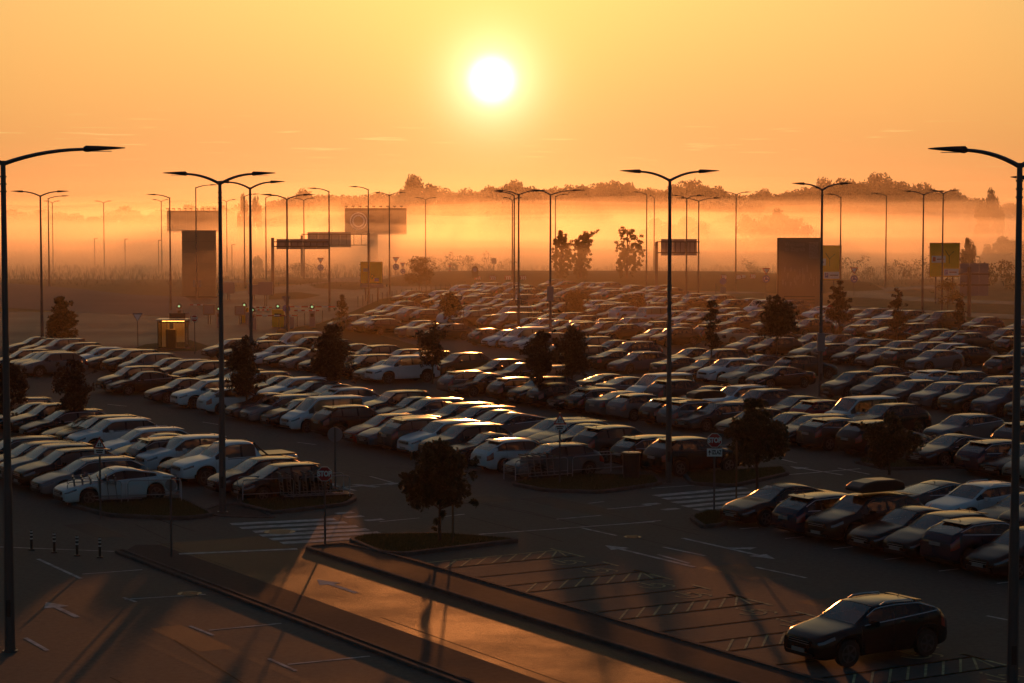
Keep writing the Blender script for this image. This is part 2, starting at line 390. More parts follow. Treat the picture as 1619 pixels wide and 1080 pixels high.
# thin grass blades on the nearest islands
def blades(poly, z, n, seed):
    rnd = random.Random(seed); xs = [p[0] for p in poly]; ys = [p[1] for p in poly]; b = MB(); k = 0
    def inside(x, y):
        c = False
        for i in range(len(poly)):
            (x1, y1), (x2, y2) = poly[i - 1], poly[i]
            if (y1 > y) != (y2 > y) and x < (x2 - x1) * (y - y1) / (y2 - y1) + x1: c = not c
        return c
    while k < n:
        x, y = rnd.uniform(min(xs), max(xs)), rnd.uniform(min(ys), max(ys)); k += 1
        if not inside(x, y): continue
        h = rnd.uniform(.04, .12); a = rnd.uniform(0, 6.28); w_ = .012; dx, dy = math.cos(a) * w_, math.sin(a) * w_; lx, ly = rnd.uniform(-.04, .04), rnd.uniform(-.04, .04)
        b.add([(x - dx, y - dy, z), (x + dx, y + dy, z), (x + lx, y + ly, z + h)], [(0, 1, 2)])
    o = b.obj('grass', leaf_mat('blade', (.03, .05, .012), (.07, .08, .03), .3)); tag(o, 'short rough grass growing on the kerbed island', 'grass', kind='stuff')
for i, (o, poly, z) in enumerate(isl): blades(poly, z, 9000 if i < 5 else 4000, i)

# painted markings --------------------------------------------------------------
mk = MB()
def line(p, q, wid=.12, m=mk, z=ZM):
    a = Vector(p); b = Vector(q); d = (b - a).normalized(); n = Vector((-d.y, d.x)) * wid / 2
    vs = [(a.x - n.x, a.y - n.y, z), (b.x - n.x, b.y - n.y, z), (b.x + n.x, b.y + n.y, z), (a.x + n.x, a.y + n.y, z)]
    m.add(vs, [(0, 1, 2, 3)])
def lpx(p, q, wid=.12): line(G(*p), G(*q), wid)
for u in [y * 2.5 + 34 for y in range(0, 11)]: line(UV(u + .1, 44.3), UV(u + .1, 45.1), .1)
for p in [((757, 846), (1035, 826), .14), ((920, 836), (975, 848), .12), ((560, 767), (597, 771), .35), ((1048, 866), (1115, 880), .12),
          ((1195, 898), (1275, 915), .12), ((1040, 878), (1090, 892), .12), ((700, 818), (735, 814), .12), ((880, 822), (950, 816), .14),
          ((960, 806), (1030, 800), .14), ((930, 797), (955, 794), .12), ((585, 754), (628, 766), .12), ((600, 826), (663, 820), .12),
          ((60, 885), (128, 916), .12), ((130, 909), (225, 902), .10), ((0, 866), (180, 873), .10), ((283, 877), (470, 869), .25),
          ((197, 949), (325, 941), .10), ((195, 946), (215, 953), .10), ((330, 998), (445, 987), .10), ((300, 991), (338, 1006), .10),
          ((455, 1052), (585, 1039), .10), ((425, 1043), (468, 1062), .10), ((40, 1010), (75, 1030), .12), ((1240, 752), (1360, 742), .14),
          ((1325, 741), (1375, 751), .12), ((1235, 727), (1260, 733), .12), ((1100, 768), (1030, 773), .1), ((320, 668), (345, 672), .12),
          ((170, 640), (200, 643), .12), ((470, 700), (500, 704), .12), ((440, 760), (470, 765), .12), ((1370, 938), (1400, 942), .12),
          ((1560, 975), (1610, 985), .12), ((680, 790), (720, 787), .12), ((1000, 828), (1045, 824), .12)]:
    lpx(p[0], p[1], p[2])
for a, b in [((365, 830), (530, 822)), ((380, 836), (547, 827)), ((401, 842), (565, 833)), ((412, 848), (582, 838)), ((428, 854), (600, 843)), ((445, 860), (611, 849)),
             ((1036, 785), (1178, 772)), ((1050, 790), (1190, 779)), ((1066, 796), (1184, 785)), ((1082, 802), (1184, 792)), ((1100, 807), (1187, 799))]:
    lpx(a, b, .5)
for (x, y) in [(425, 806), (560, 818), (592, 823), (545, 812), (1030, 798), (1060, 806)]:   # give-way blocks
    g = G(x, y); line((g[0] - .35 * BX[0], g[1] - .35 * BX[1]), (g[0] + .35 * BX[0], g[1] + .35 * BX[1]), .35)
def arrow(u, v, L, ang, turn=0):
    """a road arrow lying at (u,v), pointing along ang (radians from the row direction)"""
    c, s = math.cos(ang), math.sin(ang)
    def T(a, b):
        uu = u + a * c - b * s; vv = v + a * s + b * c; return (*UV(uu, vv), ZM)
    mk.add([T(-L / 2, -.08), T(L / 2 - .9, -.08), T(L / 2 - .9, .08), T(-L / 2, .08)], [(0, 1, 2, 3)])
    mk.add([T(L / 2 - .9, -.35), T(L / 2, 0), T(L / 2 - .9, .35)], [(0, 1, 2)])
    if turn:
        mk.add([T(-.2, 0), T(.2, 0), T(.5, .5 * turn), T(.2, .5 * turn)], [(0, 1, 2, 3)]); mk.add([T(.1, .45 * turn), T(.6, .45 * turn), T(.35, .95 * turn)], [(0, 1, 2)])
for (x, y, L, a, t) in [(1025, 880, 5, 0, 0), (1150, 868, 5, math.pi, -1), (97, 965, 2.6, 0, 0), (532, 928, 2.6, 0, 0), (590, 768, 3, math.pi / 2, 0), (535, 770, 3, 0, 0), (1290, 745, 3.5, 0, 0)]:
    u, v = toUV(*G(x, y)); arrow(u, v, L, a, t)
for v0, uu in ((39.3, 96), (57.6, 84), (39.5, 112)): arrow(uu, v0, 3, 0, 0)
mo = mk.obj('road_markings', M_PAINT_L); mo['kind'] = 'structure'
for p in mo.data.polygons:
    if p.normal.z < 0: p.flip()
# disabled bays: thin worn lines with hatched margins and wheelchair symbols
mk = MB()
M_PAINT_T = mat('worn_line_paint', (.42, .38, .20), .86, spec=.16, noise=(4, .6))
V0, V1 = 31.7, 36.5
def bay(ua, ub, hatch):
    line(UV(ua, V0), UV(ua, V1), .08, mk)
    line(UV(ub, V0), UV(ub, V1), .08, mk)
    if hatch:
        v = V0
        while v < V1 - .3:
            line(UV(ub, v), UV(ua, min(V1, v + 1.1)), .06, mk); v += .55
        line(UV(ua + .4, V1), UV(ub - .4, V1), .1, mk)
    else:
        line(UV(ub + .45, V1), UV(ub - .45, V1), .1, mk)
        for w0, (pu, pv) in enumerate([((ua + ub) / 2, V1 - 1.1)]):          # wheelchair symbol
            pts = [(pu + .38 * math.cos(t * .55), pv + .38 * math.sin(t * .55)) for t in range(1, 10)]
            for a, b in zip(pts[:-1], pts[1:]): line(UV(*a), UV(*b), .07, mk)
            for a, b in [((pu - .1, pv), (pu + .55, pv)), ((pu + .2, pv), (pu + .2, pv + .45)), ((pu + .2, pv + .45), (pu - .3, pv + .6)), ((pu + .62, pv - .06), (pu + .75, pv + .06)), ((pu - .3, pv + .6), (pu - .45, pv + .45))]:
                line(UV(*a), UV(*b), .07, mk)
for ue in (58.4, 53.6, 48.8, 44.0, 39.2):
    bay(ue, ue - 1.2, True); bay(ue - 1.2, ue - 3.1, False); bay(ue - 3.1, ue - 4.8, False)
bo = mk.obj('bay_markings', M_PAINT_T); bo['kind'] = 'structure'
for p in bo.data.polygons:
    if p.normal.z < 0: p.flip()
# repair patches and worn wheel tracks
for k, (x, y, a, b_) in enumerate([(420, 905, 3.2, 1.1), (900, 800, 5.0, 1.4), (1180, 905, 2.6, 1.6), (300, 1010, 3.5, .9), (770, 790, 1.6, 1.2), (1330, 960, 2.4, 1.2), (660, 748, 4.5, .8), (150, 840, 3.6, 1.0), (1420, 1040, 1.8, 1.5)]):
    u, v = toUV(*G(x, y)); sheet('asphalt_patch', [UV(u - a / 2, v - b_ / 2), UV(u + a / 2, v - b_ / 2), UV(u + a / 2, v + b_ / 2), UV(u - a / 2, v + b_ / 2)], ZA + .0015, M_PATCH)
tk = MB()
def track(pts, z=ZA + .0012):
    for off in (-.75, .75):
        q = [Vector(p) for p in pts]
        for a, b in zip(q[:-1], q[1:]):
            d = (b - a).normalized(); n = Vector((-d.y, d.x)) * off; line((a.x + n.x, a.y + n.y), (b.x + n.x, b.y + n.y), .24, tk, z)
track([UV(u, 40.5 + .3 * math.sin(u * .1)) for u in range(34, 130, 3)]); track([UV(u, 27.8 + .1 * math.sin(u * .2)) for u in range(12, 66, 3)]); track([UV(u, 20.5) for u in range(12, 90, 3)])
track([UV(68 + 3 * math.cos(k * .2), 22 + 3.0 * k) for k in range(0, 12)]); track([UV(u, 58.3 + .2 * math.sin(u * .15)) for u in range(50, 150, 3)])
to = tk.obj('wheel_tracks', M_TRACK); to['kind'] = 'structure'
for p in to.data.polygons:
    if p.normal.z < 0: p.flip()
# manhole and tar seams
sm = MB()
rs = random.Random(5)
for k in range(26):
    u0, v0 = rs.uniform(36, 100), rs.choice([26.5, 27.8, 40, 38, 42.5, 22, 20, 18, 57, 59]); 
    L = rs.uniform(3, 12); a = UV(u0, v0 + rs.uniform(-.5, .5)); b = UV(u0 + L, v0 + rs.uniform(-.5, .5)); line(a, b, rs.uniform(.03, .06), sm, ZA + .003)
so_ = sm.obj('tar_seams', mat('tar', (.018, .017, .016), .8, spec=.1)); so_['kind'] = 'structure'
for p in so_.data.polygons:
    if p.normal.z < 0: p.flip()
for (x, y, r) in [(442, 842, .55), (835, 742, .35), (1000, 850, .3), (300, 940, .35)]:
    g = G(x, y); b = MB(); b.prism([(r * math.cos(t * math.pi / 12), r * math.sin(t * math.pi / 12)) for t in range(24)], -.01, .012)
    for k in range(-2, 3): b.box((0, k * r * .33, .015), (r * 1.3, .03, .01))
    o = b.obj('manhole_cover', mat('cast_iron', (.03, .03, .032), .5, .5), loc=(g[0], g[1], ZA)); 
    tag(o, {442: 'cast iron manhole cover in the zebra crossing near the stop sign', 835: 'small manhole cover in front of the grey hatchback at the trolley rails', 1000: 'manhole cover on the open asphalt before the hatched bays', 300: 'manhole cover in the lane beside the left pavement'}[x], 'manhole cover')

# ================================================================ STREET LAMPS
def lamp(tx, ty, bx, by, lx, rx, where, group='street lamps over the car park', thick=1.0, base_z=ZA):
    """tx,ty top of pole; bx,by foot; lx,rx arm tips (photo px, None = no arm)"""
    x, y = G(bx, by, base_z); Y = y
    H = AT(tx, ty, Y)[2] - base_z
    narms = (lx is not None) + (rx is not None)
    t = thing('street_lamp', where, 'street lamp', (x, y, base_z), 0, group)
    b = MB(); b.tube([(0, 0, 0), (0, 0, H * .33), (0, 0, H * .34), (0, 0, H)], [.13 * thick, .11 * thick, .095 * thick, .062 * thick], 10)
    for k in range(3): b.tube([(0, 0, H - .35 - k * .18), (0, 0, H - .31 - k * .18)], .082 * thick, 8)
    b.tube([(0, 0, H), (0, 0, H + .06)], .07 * thick, 8)
    b.obj('pole', M_POLE, t, smooth=False)
    b = MB(); b.prism([(.2 * math.cos(k * math.pi / 4 + .39), .2 * math.sin(k * math.pi / 4 + .39)) for k in range(8)], 0, .03)
    for k in range(4): b.tube([(.15 * math.cos(k * 1.57 + .78), .15 * math.sin(k * 1.57 + .78), .03), (.15 * math.cos(k * 1.57 + .78), .15 * math.sin(k * 1.57 + .78), .07)], .018, 6)
    b.obj('base_plate', M_POLE, t)
    b = MB(); b.box((0, -.118 * thick, 1.1), (.11, .03, .42)); b.obj('service_hatch', M_DARKM, t)
    for tip, sg in ((lx, -1), (rx, 1)):
        if tip is None: continue
        L = abs(AT(tip, ty, Y)[0] - AT(tx, ty, Y)[0]); hl = min(1.0, L * .42)
        a = MB(); n = 9; pts = []; La = L - hl * .8
        for i in range(n):
            q = i / (n - 1); pts.append((sg * La * q, 0, H - .02 + .36 * (1 - (1 - q) ** 2.2)))
        a.tube(pts, [.055 * thick - .018 * i / (n - 1) for i in range(n)], 8)
        a.obj('arm', M_POLE, t)
        zt = pts[-1][2]; h0 = L - hl
        hd = MB()
        sec = [(0, .05, .05, .10), (.06, .085, .07, .13), (.35, .07, .045, .15), (.8, .035, .02, .12), (1.0, .012, .008, .06)]
        vs = []
        for (q, up, dn, wd) in sec:
            X = sg * (h0 + q * hl); zz = zt + .03 * q
            vs += [(X, -wd, zz), (X, -wd * .6, zz + up), (X, wd * .6, zz + up), (X, wd, zz), (X, wd * .8, zz - dn), (X, -wd * .8, zz - dn)]
        fs = [(k * 6 + i, k * 6 + (i + 1) % 6, (k + 1) * 6 + (i + 1) % 6, (k + 1) * 6 + i) for k in range(4) for i in range(6)] + [(0, 1, 2, 3, 4, 5), (24, 25, 26, 27, 28, 29)]
        hd.add(vs, fs); lum = hd.obj('lamp_head', M_DARKM, t)
        g = MB(); g.box((sg * (h0 + hl * .42), 0, zt - .052), (hl * .5, .2, .012)); g.obj('lens', mat('lamp_lens', (.5, .5, .48), .25), lum)
    return t
LAMPS = [
 (10, 258, 16, 1030, -140, 203, 'tall street lamp at the left edge, nearest to the viewer, its arm crossing the sky'),
 (1613, 262, 1600, 1112, 1468, 1760, 'tall street lamp at the right edge, nearest to the viewer'),
 (352, 290, 352, 810, 262, 440, 'two-armed street lamp beside the dark people carrier and the trolley rails'),
 (1057, 285, 1057, 765, 978, 1135, 'two-armed street lamp standing behind the litter bin, in front of the parked rows'),
 (397, 298, 398, 650, 340, 452, 'two-armed street lamp rising out of the dark round tree'),
 (455, 315, 455, 548, 413, 500, 'two-armed street lamp on the grass edge by the exit barriers'),
 (67, 310, 67, 556, 20, 113, 'two-armed street lamp beside the bushy tree on the exit road'),
 (76, 314, 78, 459, None, 110, 'one-armed street lamp standing on the ramp bank'),
 (84, 321, 84, 425, 70, 97, 'small far two-armed lamp in the mist behind the ramp bank'),
 (165, 321, 165, 425, 150, 178, 'solitary two-armed lamp far off in the mist of the field'),
 (256, 319, 256, 430, 241, 268, 'far two-armed lamp behind the glass booth and misty billboard'),
 (270, 313, 270, 492, 233, None, 'one-armed street lamp directly behind the glass ticket booth'),
 (310, 297, 311, 472, None, 346, 'one-armed street lamp in front of the bronze pylon'),
 (359, 319, 359, 430, 344, 375, 'far two-armed lamp in the mist, right of the bronze pylon'),
 (387, 311, 387, 456, None, 412, 'one-armed street lamp on the verge, just left of the sign gantry'),
 (420, 313, 421, 444, None, 440, 'thin one-armed street lamp behind the sign gantry post'),
 (481, 317, 481, 442, 462, 499, 'far two-armed street lamp seen over the sign gantry'),
 (521, 303, 521, 492, 486, None, 'one-armed street lamp at the end of the gantry panel'),
 (583, 300, 583, 478, 552, None, 'one-armed street lamp behind the yellow direction sign'),
 (616, 309, 616, 466, 590, 643, 'two-armed street lamp in front of the big misty billboard'),
 (673, 316, 673, 432, 655, 692, 'far two-armed street lamp in the golden mist beside the small tree'),
 (810, 317, 810, 462, 795, 826, 'thin two-armed street lamp, first in the cluster of three under the sun'),
 (814, 309, 813, 500, 780, None, 'one-armed street lamp, middle of the cluster of three under the sun'),
 (819, 308, 820, 532, 777, 863, 'two-armed street lamp, thickest pole of the cluster of three under the sun'),
 (870, 308, 870, 548, 836, 925, 'two-armed street lamp behind the pair of dark trees'),
 (878, 311, 878, 445, None, 898, 'thin one-armed street lamp behind the left birch'),
 (1022, 308, 1022, 462, 998, None, 'one-armed street lamp right of the third birch'),
 (1034, 313, 1034, 436, 1026, None, 'faint thin street lamp in the mist behind the right sign gantry'),
 (1085, 314, 1085, 480, 1060, 1112, 'two-armed street lamp in front of the small gantry panel'),
 (1104, 318, 1104, 478, 1067, 1141, 'two-armed street lamp at the right end of the small gantry panel'),
 (1163, 308, 1163, 461, 1140, 1187, 'two-armed street lamp by the round road signs on the bank'),
 (1295, 300, 1297, 626, 1247, 1343, 'two-armed street lamp with a steel box on its pole, before the tall welcome board'),
 (1328, 312, 1328, 480, 1303, None, 'one-armed street lamp at the edge of the yellow sign behind the welcome board'),
 (1400, 310, 1400, 455, 1376, None, 'one-armed street lamp on the curve of the far road'),
 (1458, 308, 1458, 505, 1423, 1494, 'two-armed street lamp at the verge, left of the far yellow sign'),
 (1488, 306, 1489, 493, 1465, 1515, 'two-armed street lamp in front of the far yellow sign'),
 (1640, 296, 1644, 800, 1586, 1700, 'street lamp just outside the right edge, only its left arm in view')]
lamp_objs = [lamp(*l) for l in LAMPS]
b = MB(); b.box((0, -.02, 3.15), (.42, .34, 1.05)); b.box((0, -.2, 3.15), (.36, .02, .95)); b.obj('control_box', M_SBACK, lamp_objs[31])
b = MB(); b.box((0, -.02, 4.2), (.5, .3, 1.2)); b.obj('control_box', M_SBACK, lamp_objs[24])
# short path lamps far off in the field
for i, (x, yt, yb) in enumerate([(150, 377, 425), (198, 378, 428), (251, 380, 432), (367, 387, 436)]):
    gx, gy = G(x, yb); H = AT(x, yt, gy)[2]
    t = thing('path_lamp', ['short path lamp in the misty field, below the solitary two-armed lamp', 'short path lamp in the misty field, second from the left of four',
              'short path lamp in the misty field just left of the bronze pylon', 'short path lamp right of the bronze pylon'][i], 'path lamp', (gx, gy, -.2), 0, 'short path lamps in the misty field')
    MB().tube([(0, 0, 0), (0, 0, H + .2)], .07, 6).obj('pole', M_POLE, t); MB().box((.25, 0, H + .2), (.6, .16, .1)).obj('lamp_head', M_DARKM, t)

# ================================================================ SIGNS
def poles(t, xs, z1, r=.05, z0=0, m=None, name='post'):
    for x, y in xs: MB().tube([(x, y, z0), (x, y, z1)], r, 8).obj(name, m or M_POLE, t)
def octo(r, n=8, ph=math.pi / 8): return [(r * math.cos(k * 2 * math.pi / n + ph), r * math.sin(k * 2 * math.pi / n + ph)) for k in range(n)]
def ring_plate(t, name, pts_o, zc, m, y=-.04, th=.012, x=0):
    return MB().prism([(p[0] + x, p[1] + zc) for p in pts_o], y, y + th, axis='y').obj(name, m, t)
def stop_sign(px, py_base, py_c, rpx, label, plate=None, rz=0, faded=False):
    x, y = G(px, py_base); zc = AT(px, py_c, y)[2]; r = rpx / FPX * y
    t = thing('stop_sign', label, 'road sign', (x, y, ZA), rz, 'stop signs')
    poles(t, [(0, 0)], zc + r * .8, .035)
    ring_plate(t, 'sign_plate', octo(r), zc, M_WHITE, -.055)
    ring_plate(t, 'red_face', octo(r * .93), zc, M_RED, -.059, .004)
    put_text('STOP', r * .92, M_WHITE, t, (0, -.062, zc), bold=.012, sx=.78)
    if plate:
        w_, h_ = r * 2.0, r * 1.05; z = zc - r - h_ * .58
        p = MB().box((0, -.05, z), (w_, .012, h_)).obj('exit_plate', M_WHITE, t)
        put_text('IZLAZ', h_ * .72, M_BLACK, p, (w_ * .13, -.0595, z), sx=.62, bold=.008)
        a = MB(); a.add([(-w_ * .33, -.0605, z + h_ * .33), (-w_ * .43, -.0605, z + .0), (-w_ * .23, -.0605, z + .0)], [(0, 1, 2)]); a.box((-w_ * .33, -.06, z - h_ * .12), (.03, .003, h_ * .4)); a.obj('arrow', M_BLACK, p)
    return t
stop_sign(514, 866, 750, 12.5, 'red octagonal stop sign on a thin post at the left zebra crossing')
stop_sign(1129, 812, 697, 12, 'red stop sign with a white IZLAZ plate at the right zebra crossing', True)
stop_sign(1313, 545, 490, 9, 'distant stop sign with white plate before the dark tree by the welcome board', True)
stop_sign(308, 560, 504, 5.5, 'small stop sign just right of the glass ticket booth')
def round_back(px, py_base, py_c, rpx, label, rz=0):
    x, y = G(px, py_base); zc = AT(px, py_c, y)[2]; r = rpx / FPX * y
    t = thing('road_sign', label, 'road sign', (x, y, ZA), rz, 'round signs seen from behind')
    poles(t, [(0, 0)], zc + r, .035)
    ring_plate(t, 'sign_plate', octo(r, 24, 0), zc, M_SBACK, .04)
    b = MB(); b.box((0, .06, zc + r * .4), (r * 1.5, .03, .04)); b.box((0, .06, zc - r * .4), (r * 1.5, .03, .04)); b.obj('bracket', M_POLE, t)
    return t
round_back(271, 881, 768, 9.5, 'round sign seen from behind, by the left trolley rails and white coupe')
round_back(530, 775, 688, 12, 'round grey sign back in front of the black car tail beside the white van')
def warn_sign(px, py_base, py_c, rpx, label):
    x, y = G(px, py_base); zc = AT(px, py_c, y)[2]; r = rpx / FPX * y
    t = thing('warning_sign', label, 'road sign', (x, y, ZA), 0, 'red triangle warning signs over trolley bays')
    poles(t, [(0, 0)], zc + r, .035)
    tri = [(-r, -r * .75), (r, -r * .75), (0, r)]
    ring_plate(t, 'sign_plate', tri, zc, M_RED, -.055)
    ring_plate(t, 'white_face', [(p[0] * .68, p[1] * .68 - .04 * r) for p in tri], zc, M_WHITE, -.059, .004)
    b = MB()
    for s in (-1, 1):
        b.box((s * r * .17, -.062, zc - r * .15), (.03, .003, r * .55)); b.add([(s * r * .17 - .06, -.063, zc + s * r * .12 - r * .12), (s * r * .17 + .06, -.063, zc + s * r * .12 - r * .12), (s * r * .17, -.063, zc + s * r * .3 - r * .12)], [(0, 1, 2)])
    b.obj('arrows', M_BLACK, t)
    h_ = r * .75; z = zc - r * .75 - h_ * .6
    p = MB().box((0, -.05, z), (r * 1.55, .012, h_)).obj('plate', M_WHITE, t)
    b = MB(); b.box((0, -.058, z + h_ * .2), (r * 1.1, .003, .05)); b.box((0, -.058, z - h_ * .2), (r * .9, .003, .05)); b.obj('print', M_BLACK, p)
warn_sign(159, 822, 702, 10.5, 'red triangle warning sign in front of the white coupe and trolley rails')
warn_sign(885, 768, 664, 10.5, 'red triangle warning sign in front of the grey hatchback behind rails')
def pair_sign(px, py_base, py_t, py_c, rpx, label, group='give way and roundabout sign pairs'):
    x, y = G(px, py_base); zt = AT(px, py_t, y)[2]; zc = AT(px, py_c, y)[2]; r = rpx / FPX * y
    t = thing('give_way_sign', label, 'road sign', (x, y, 0), 0, group); poles(t, [(0, 0)], zt + r * .8, .04)
    tri = [(-r, r * .8), (r, r * .8), (0, -r * .9)]
    ring_plate(t, 'triangle_plate', tri, zt, M_RED, -.06); ring_plate(t, 'triangle_face', [(p[0] * .65, p[1] * .65 + .02) for p in tri], zt, M_WHITE, -.064, .004)
    ring_plate(t, 'round_plate', octo(r * .9, 20, 0), zc, M_BLUE, -.06)
    b = MB()
    for k in range(3):
        a0 = k * 2.09; pts = [(r * .5 * math.cos(a0 + q * .35), -.066, zc + r * .5 * math.sin(a0 + q * .35)) for q in range(5)]; b.tube(pts, .03, 5)
    b.obj('arrows', M_WHITE, t)
pair_sign(1211, 470, 429, 441, 6.5, 'give way triangle over blue roundabout sign, left of the welcome board')
pair_sign(1350, 468, 428, 441, 6.5, 'give way triangle over blue roundabout sign, right of the nearer yellow sign')
pair_sign(507, 443, 412, 423, 5.5, 'misty give way and roundabout sign pair under the gantry panel')
pair_sign(626, 446, 411, 422, 5.5, 'misty give way and roundabout sign pair beside the small tree')
pair_sign(637, 447, 419, 429, 4.5, 'misty sign pair nearest to the small tree')
t = thing('give_way_sign', 'thin give way triangle on a post alone on the exit road', 'road sign', (*G(218, 548), 0)); r = .42
poles(t, [(0, 0)], 2.6, .035); ring_plate(t, 'sign_plate', [(-r, .36), (r, .36), (0, -.36)], 2.3, M_SBACK, -.05)
ring_plate(t, 'sign_face', [(-r * .7, .25), (r * .7, .25), (0, -.25)], 2.3, M_WHITE, -.055, .004)
t = thing('give_way_sign', 'give way triangle and round sign behind the lamp at the barriers', 'road sign', (*G(453, 520), 0))
poles(t, [(0, 0)], 2.9, .035); ring_plate(t, 'sign_plate', [(-r, .36), (r, .36), (0, -.36)], 2.6, M_SBACK, -.05); ring_plate(t, 'round_plate', octo(.35, 18, 0), 1.85, M_BLUE, -.05)
# chevrons and small square signs on the bank
for i, (px, py, yb, wpx, lab) in enumerate([(755, 441, 448, 6, 'chevron board on the bank under the sun, leftmost of four'), (779, 440, 448, 6, 'chevron board on the bank, second of four under the sun'),
        (803, 440, 448, 6, 'chevron board on the bank just left of the clustered lamp poles'), (827, 440, 448, 6, 'chevron board on the bank just right of the clustered lamp poles'),
        (1144, 438, 452, 5, 'small square board on the bank left of a lamp'), (1167, 438, 452, 5, 'small square board on the bank behind the lamp'), (1175, 437, 451, 4, 'small square board on the bank right of the lamp'),
        (1190, 437, 451, 5, 'small square board on the bank, nearest to the roundabout sign')]):
    x, y = G(px, yb); z = AT(px, py, y)[2]; wd = wpx / FPX * y * 2
    t = thing('chevron_board', lab, 'road sign', (x, y, .2), 0, 'small boards along the bank'); poles(t, [(-wd * .3, 0), (wd * .3, 0)], z + .2, .03)
    MB().box((0, -.05, z - .2), (wd * .8, .03, wd * .7)).obj('sign_plate', M_RED, t)
    b = MB()
    for k in (-1, 0, 1): b.add([(k * .25 * wd - .1, -.068, z - .2 - wd * .3), (k * .25 * wd + .06, -.068, z - .2 - wd * .3), (k * .25 * wd + .2, -.068, z - .2), (k * .25 * wd + .06, -.068, z - .2 + wd * .3), (k * .25 * wd - .1, -.068, z - .2 + wd * .3), (k * .25 * wd + .05, -.068, z - .2)], [(0, 1, 2, 3, 4, 5)])
    b.obj('chevrons', M_WHITE, t)
x, y = G(1143, 466); t = thing('road_sign', 'low round sign on a stand left of the roundabout sign pair', 'road sign', (x, y, 0)); poles(t, [(0, 0)], 1.9, .05)
ring_plate(t, 'sign_plate', octo(.42, 20, 0), 1.7, M_BLUE, -.06); MB().box((0, -.05, .6), (.7, .06, .8)).obj('board', M_SBACK, t)
x, y = G(751, 449); t = thing('traffic_bollard', 'dark rounded traffic bollard on the bank under the sun', 'bollard', (x, y, .9)); b = MB()
b.prism([(-.45, 0), (.45, 0), (.5, 1.0), (.35, 1.55), (0, 1.7), (-.35, 1.55), (-.5, 1.0)], -.2, .2, axis='y'); b.obj('shell', M_DARKM, t); ring_plate(t, 'round_plate', octo(.3, 18, 0), 1.15, M_BLUE, -.215)
x, y = G(781, 440); t = thing('road_sign', 'small square sign on a tall post in the golden mist', 'road sign', (x, y, -.3)); poles(t, [(0, 0)], 3.4, .06); MB().box((0, -.06, 3.0), (.75, .03, .9)).obj('sign_plate', M_SBACK, t)
x, y = G(711, 440); t = thing('marker_post', 'striped marker post standing in the golden mist', 'post', (x, y, -.3)); MB().box((0, 0, 1.3), (.35, .2, 2.6)).obj('post', M_SBACK, t)
for k in range(3): MB().box((0, -.11, .6 + k * .8), (.34, .02, .3)).obj('band', M_RED, t)
x, y = G(1131, 470); t = thing('marker_post', 'thin reflector post on the bank left of the low round sign', 'post', (x, y, 0)); MB().tube([(0, 0, 0), (0, 0, 1.7)], .04, 6).obj('post', M_POLE, t)

def yellow_sign(x0, y0, x1, y1, yb, Yd, label, kind):
    """yellow direction board between photo corners, standing at depth Yd"""
    xl, _, zt = AT(x0, y0, Yd); xr, _, zb = AT(x1, y1, Yd); w_ = xr - xl; h_ = zt - zb; cx = (xl + xr) / 2
    t = thing('direction_sign', label, 'direction sign', (cx, Yd, 0), 0, 'yellow direction boards')
    poles(t, [(-w_ * .28, .12), (w_ * .28, .12)], zt - .3, .09)
    MB().box((0, 0, (zt + zb) / 2), (w_, .06, h_)).obj('panel', M_YEL, t)
    fr = MB(); 
    for sx in (-1, 1): fr.box((sx * (w_ / 2 - .02), -.036, (zt + zb) / 2), (.05, .012, h_))
    for z in (zt - .025, zb + .025): fr.box((0, -.036, z), (w_ - .09, .012, .05))
    fr.obj('border', M_BLACK, t)
    for k in range(4): MB().box((-w_ / 2 - .09, 0, zb + h_ * (.12 + .25 * k)), (.1, .06, .08)).obj('clamp', M_DARKM, t)
    zc = (zt + zb) / 2
    d = MB()
    if kind == 0:
        d.tube([(-w_ * .05, -.036, zc - h_ * .05), (w_ * .1, -.036, zc - h_ * .12), (w_ * .02, -.036, zc - h_ * .3)], .035, 5)
        for k in range(10): d.box((w_ * (.04 + .08 * math.cos(k * .63)), -.036, zc - h_ * .18 + h_ * .08 * math.sin(k * .63)), (.1, .01, .06))
        d.obj('route_drawing', M_BLACK, t)
        MB().box((-w_ * .28, -.038, zc + h_ * .12), (w_ * .2, .012, h_ * .16)).obj('inset_plate', M_SBACK, t)
        MB().box((w_ * .22, -.038, zc - h_ * .33), (w_ * .2, .012, h_ * .16)).obj('inset_plate', M_BLUE, t)
        MB().box((0, .02, zb - .3), (w_ * 1.05, .04, .42)).obj('lower_panel', M_SBACK, t)
    else:
        d.tube([(w_ * .15, -.036, zc - h_ * .1), (w_ * .15, -.036, zc + h_ * .12), (w_ * .3, -.036, zc + h_ * .25)], .04, 5)
        d.tube([(w_ * .15, -.036, zc + h_ * .1), (w_ * .02, -.036, zc + h_ * .28)], .04, 5)
        d.obj('route_drawing', M_BLACK, t)
        for (a, c, ww) in ((-.2, .02, .46), (.22, -.36, .5)):
            p = MB().box((w_ * a, -.04, zc + h_ * c), (w_ * ww, .014, h_ * .2)).obj('inset_plate', M_WHITE, t)
            MB().box((w_ * (a - ww * .33), -.05, zc + h_ * c), (w_ * .1, .01, h_ * .13)).obj('symbol', M_BLUE if c < 0 else M_RED, p)
            MB().box((w_ * (a + ww * .12), -.05, zc + h_ * c), (w_ * ww * .5, .01, h_ * .03)).obj('print', M_BLACK, p)
            if c < 0: put_text('P', h_ * .12, M_WHITE, p, (w_ * (a - ww * .33), -.057, zc + h_ * c))
    return t
yellow_sign(570, 414, 605, 448, 478, G(585, 476)[1], 'yellow direction board on legs at the lot corner, left of the small tree', 0)
yellow_sign(1278, 388, 1330, 443, 470, G(1310, 468)[1], 'yellow direction board half hidden behind the tall welcome board', 1)
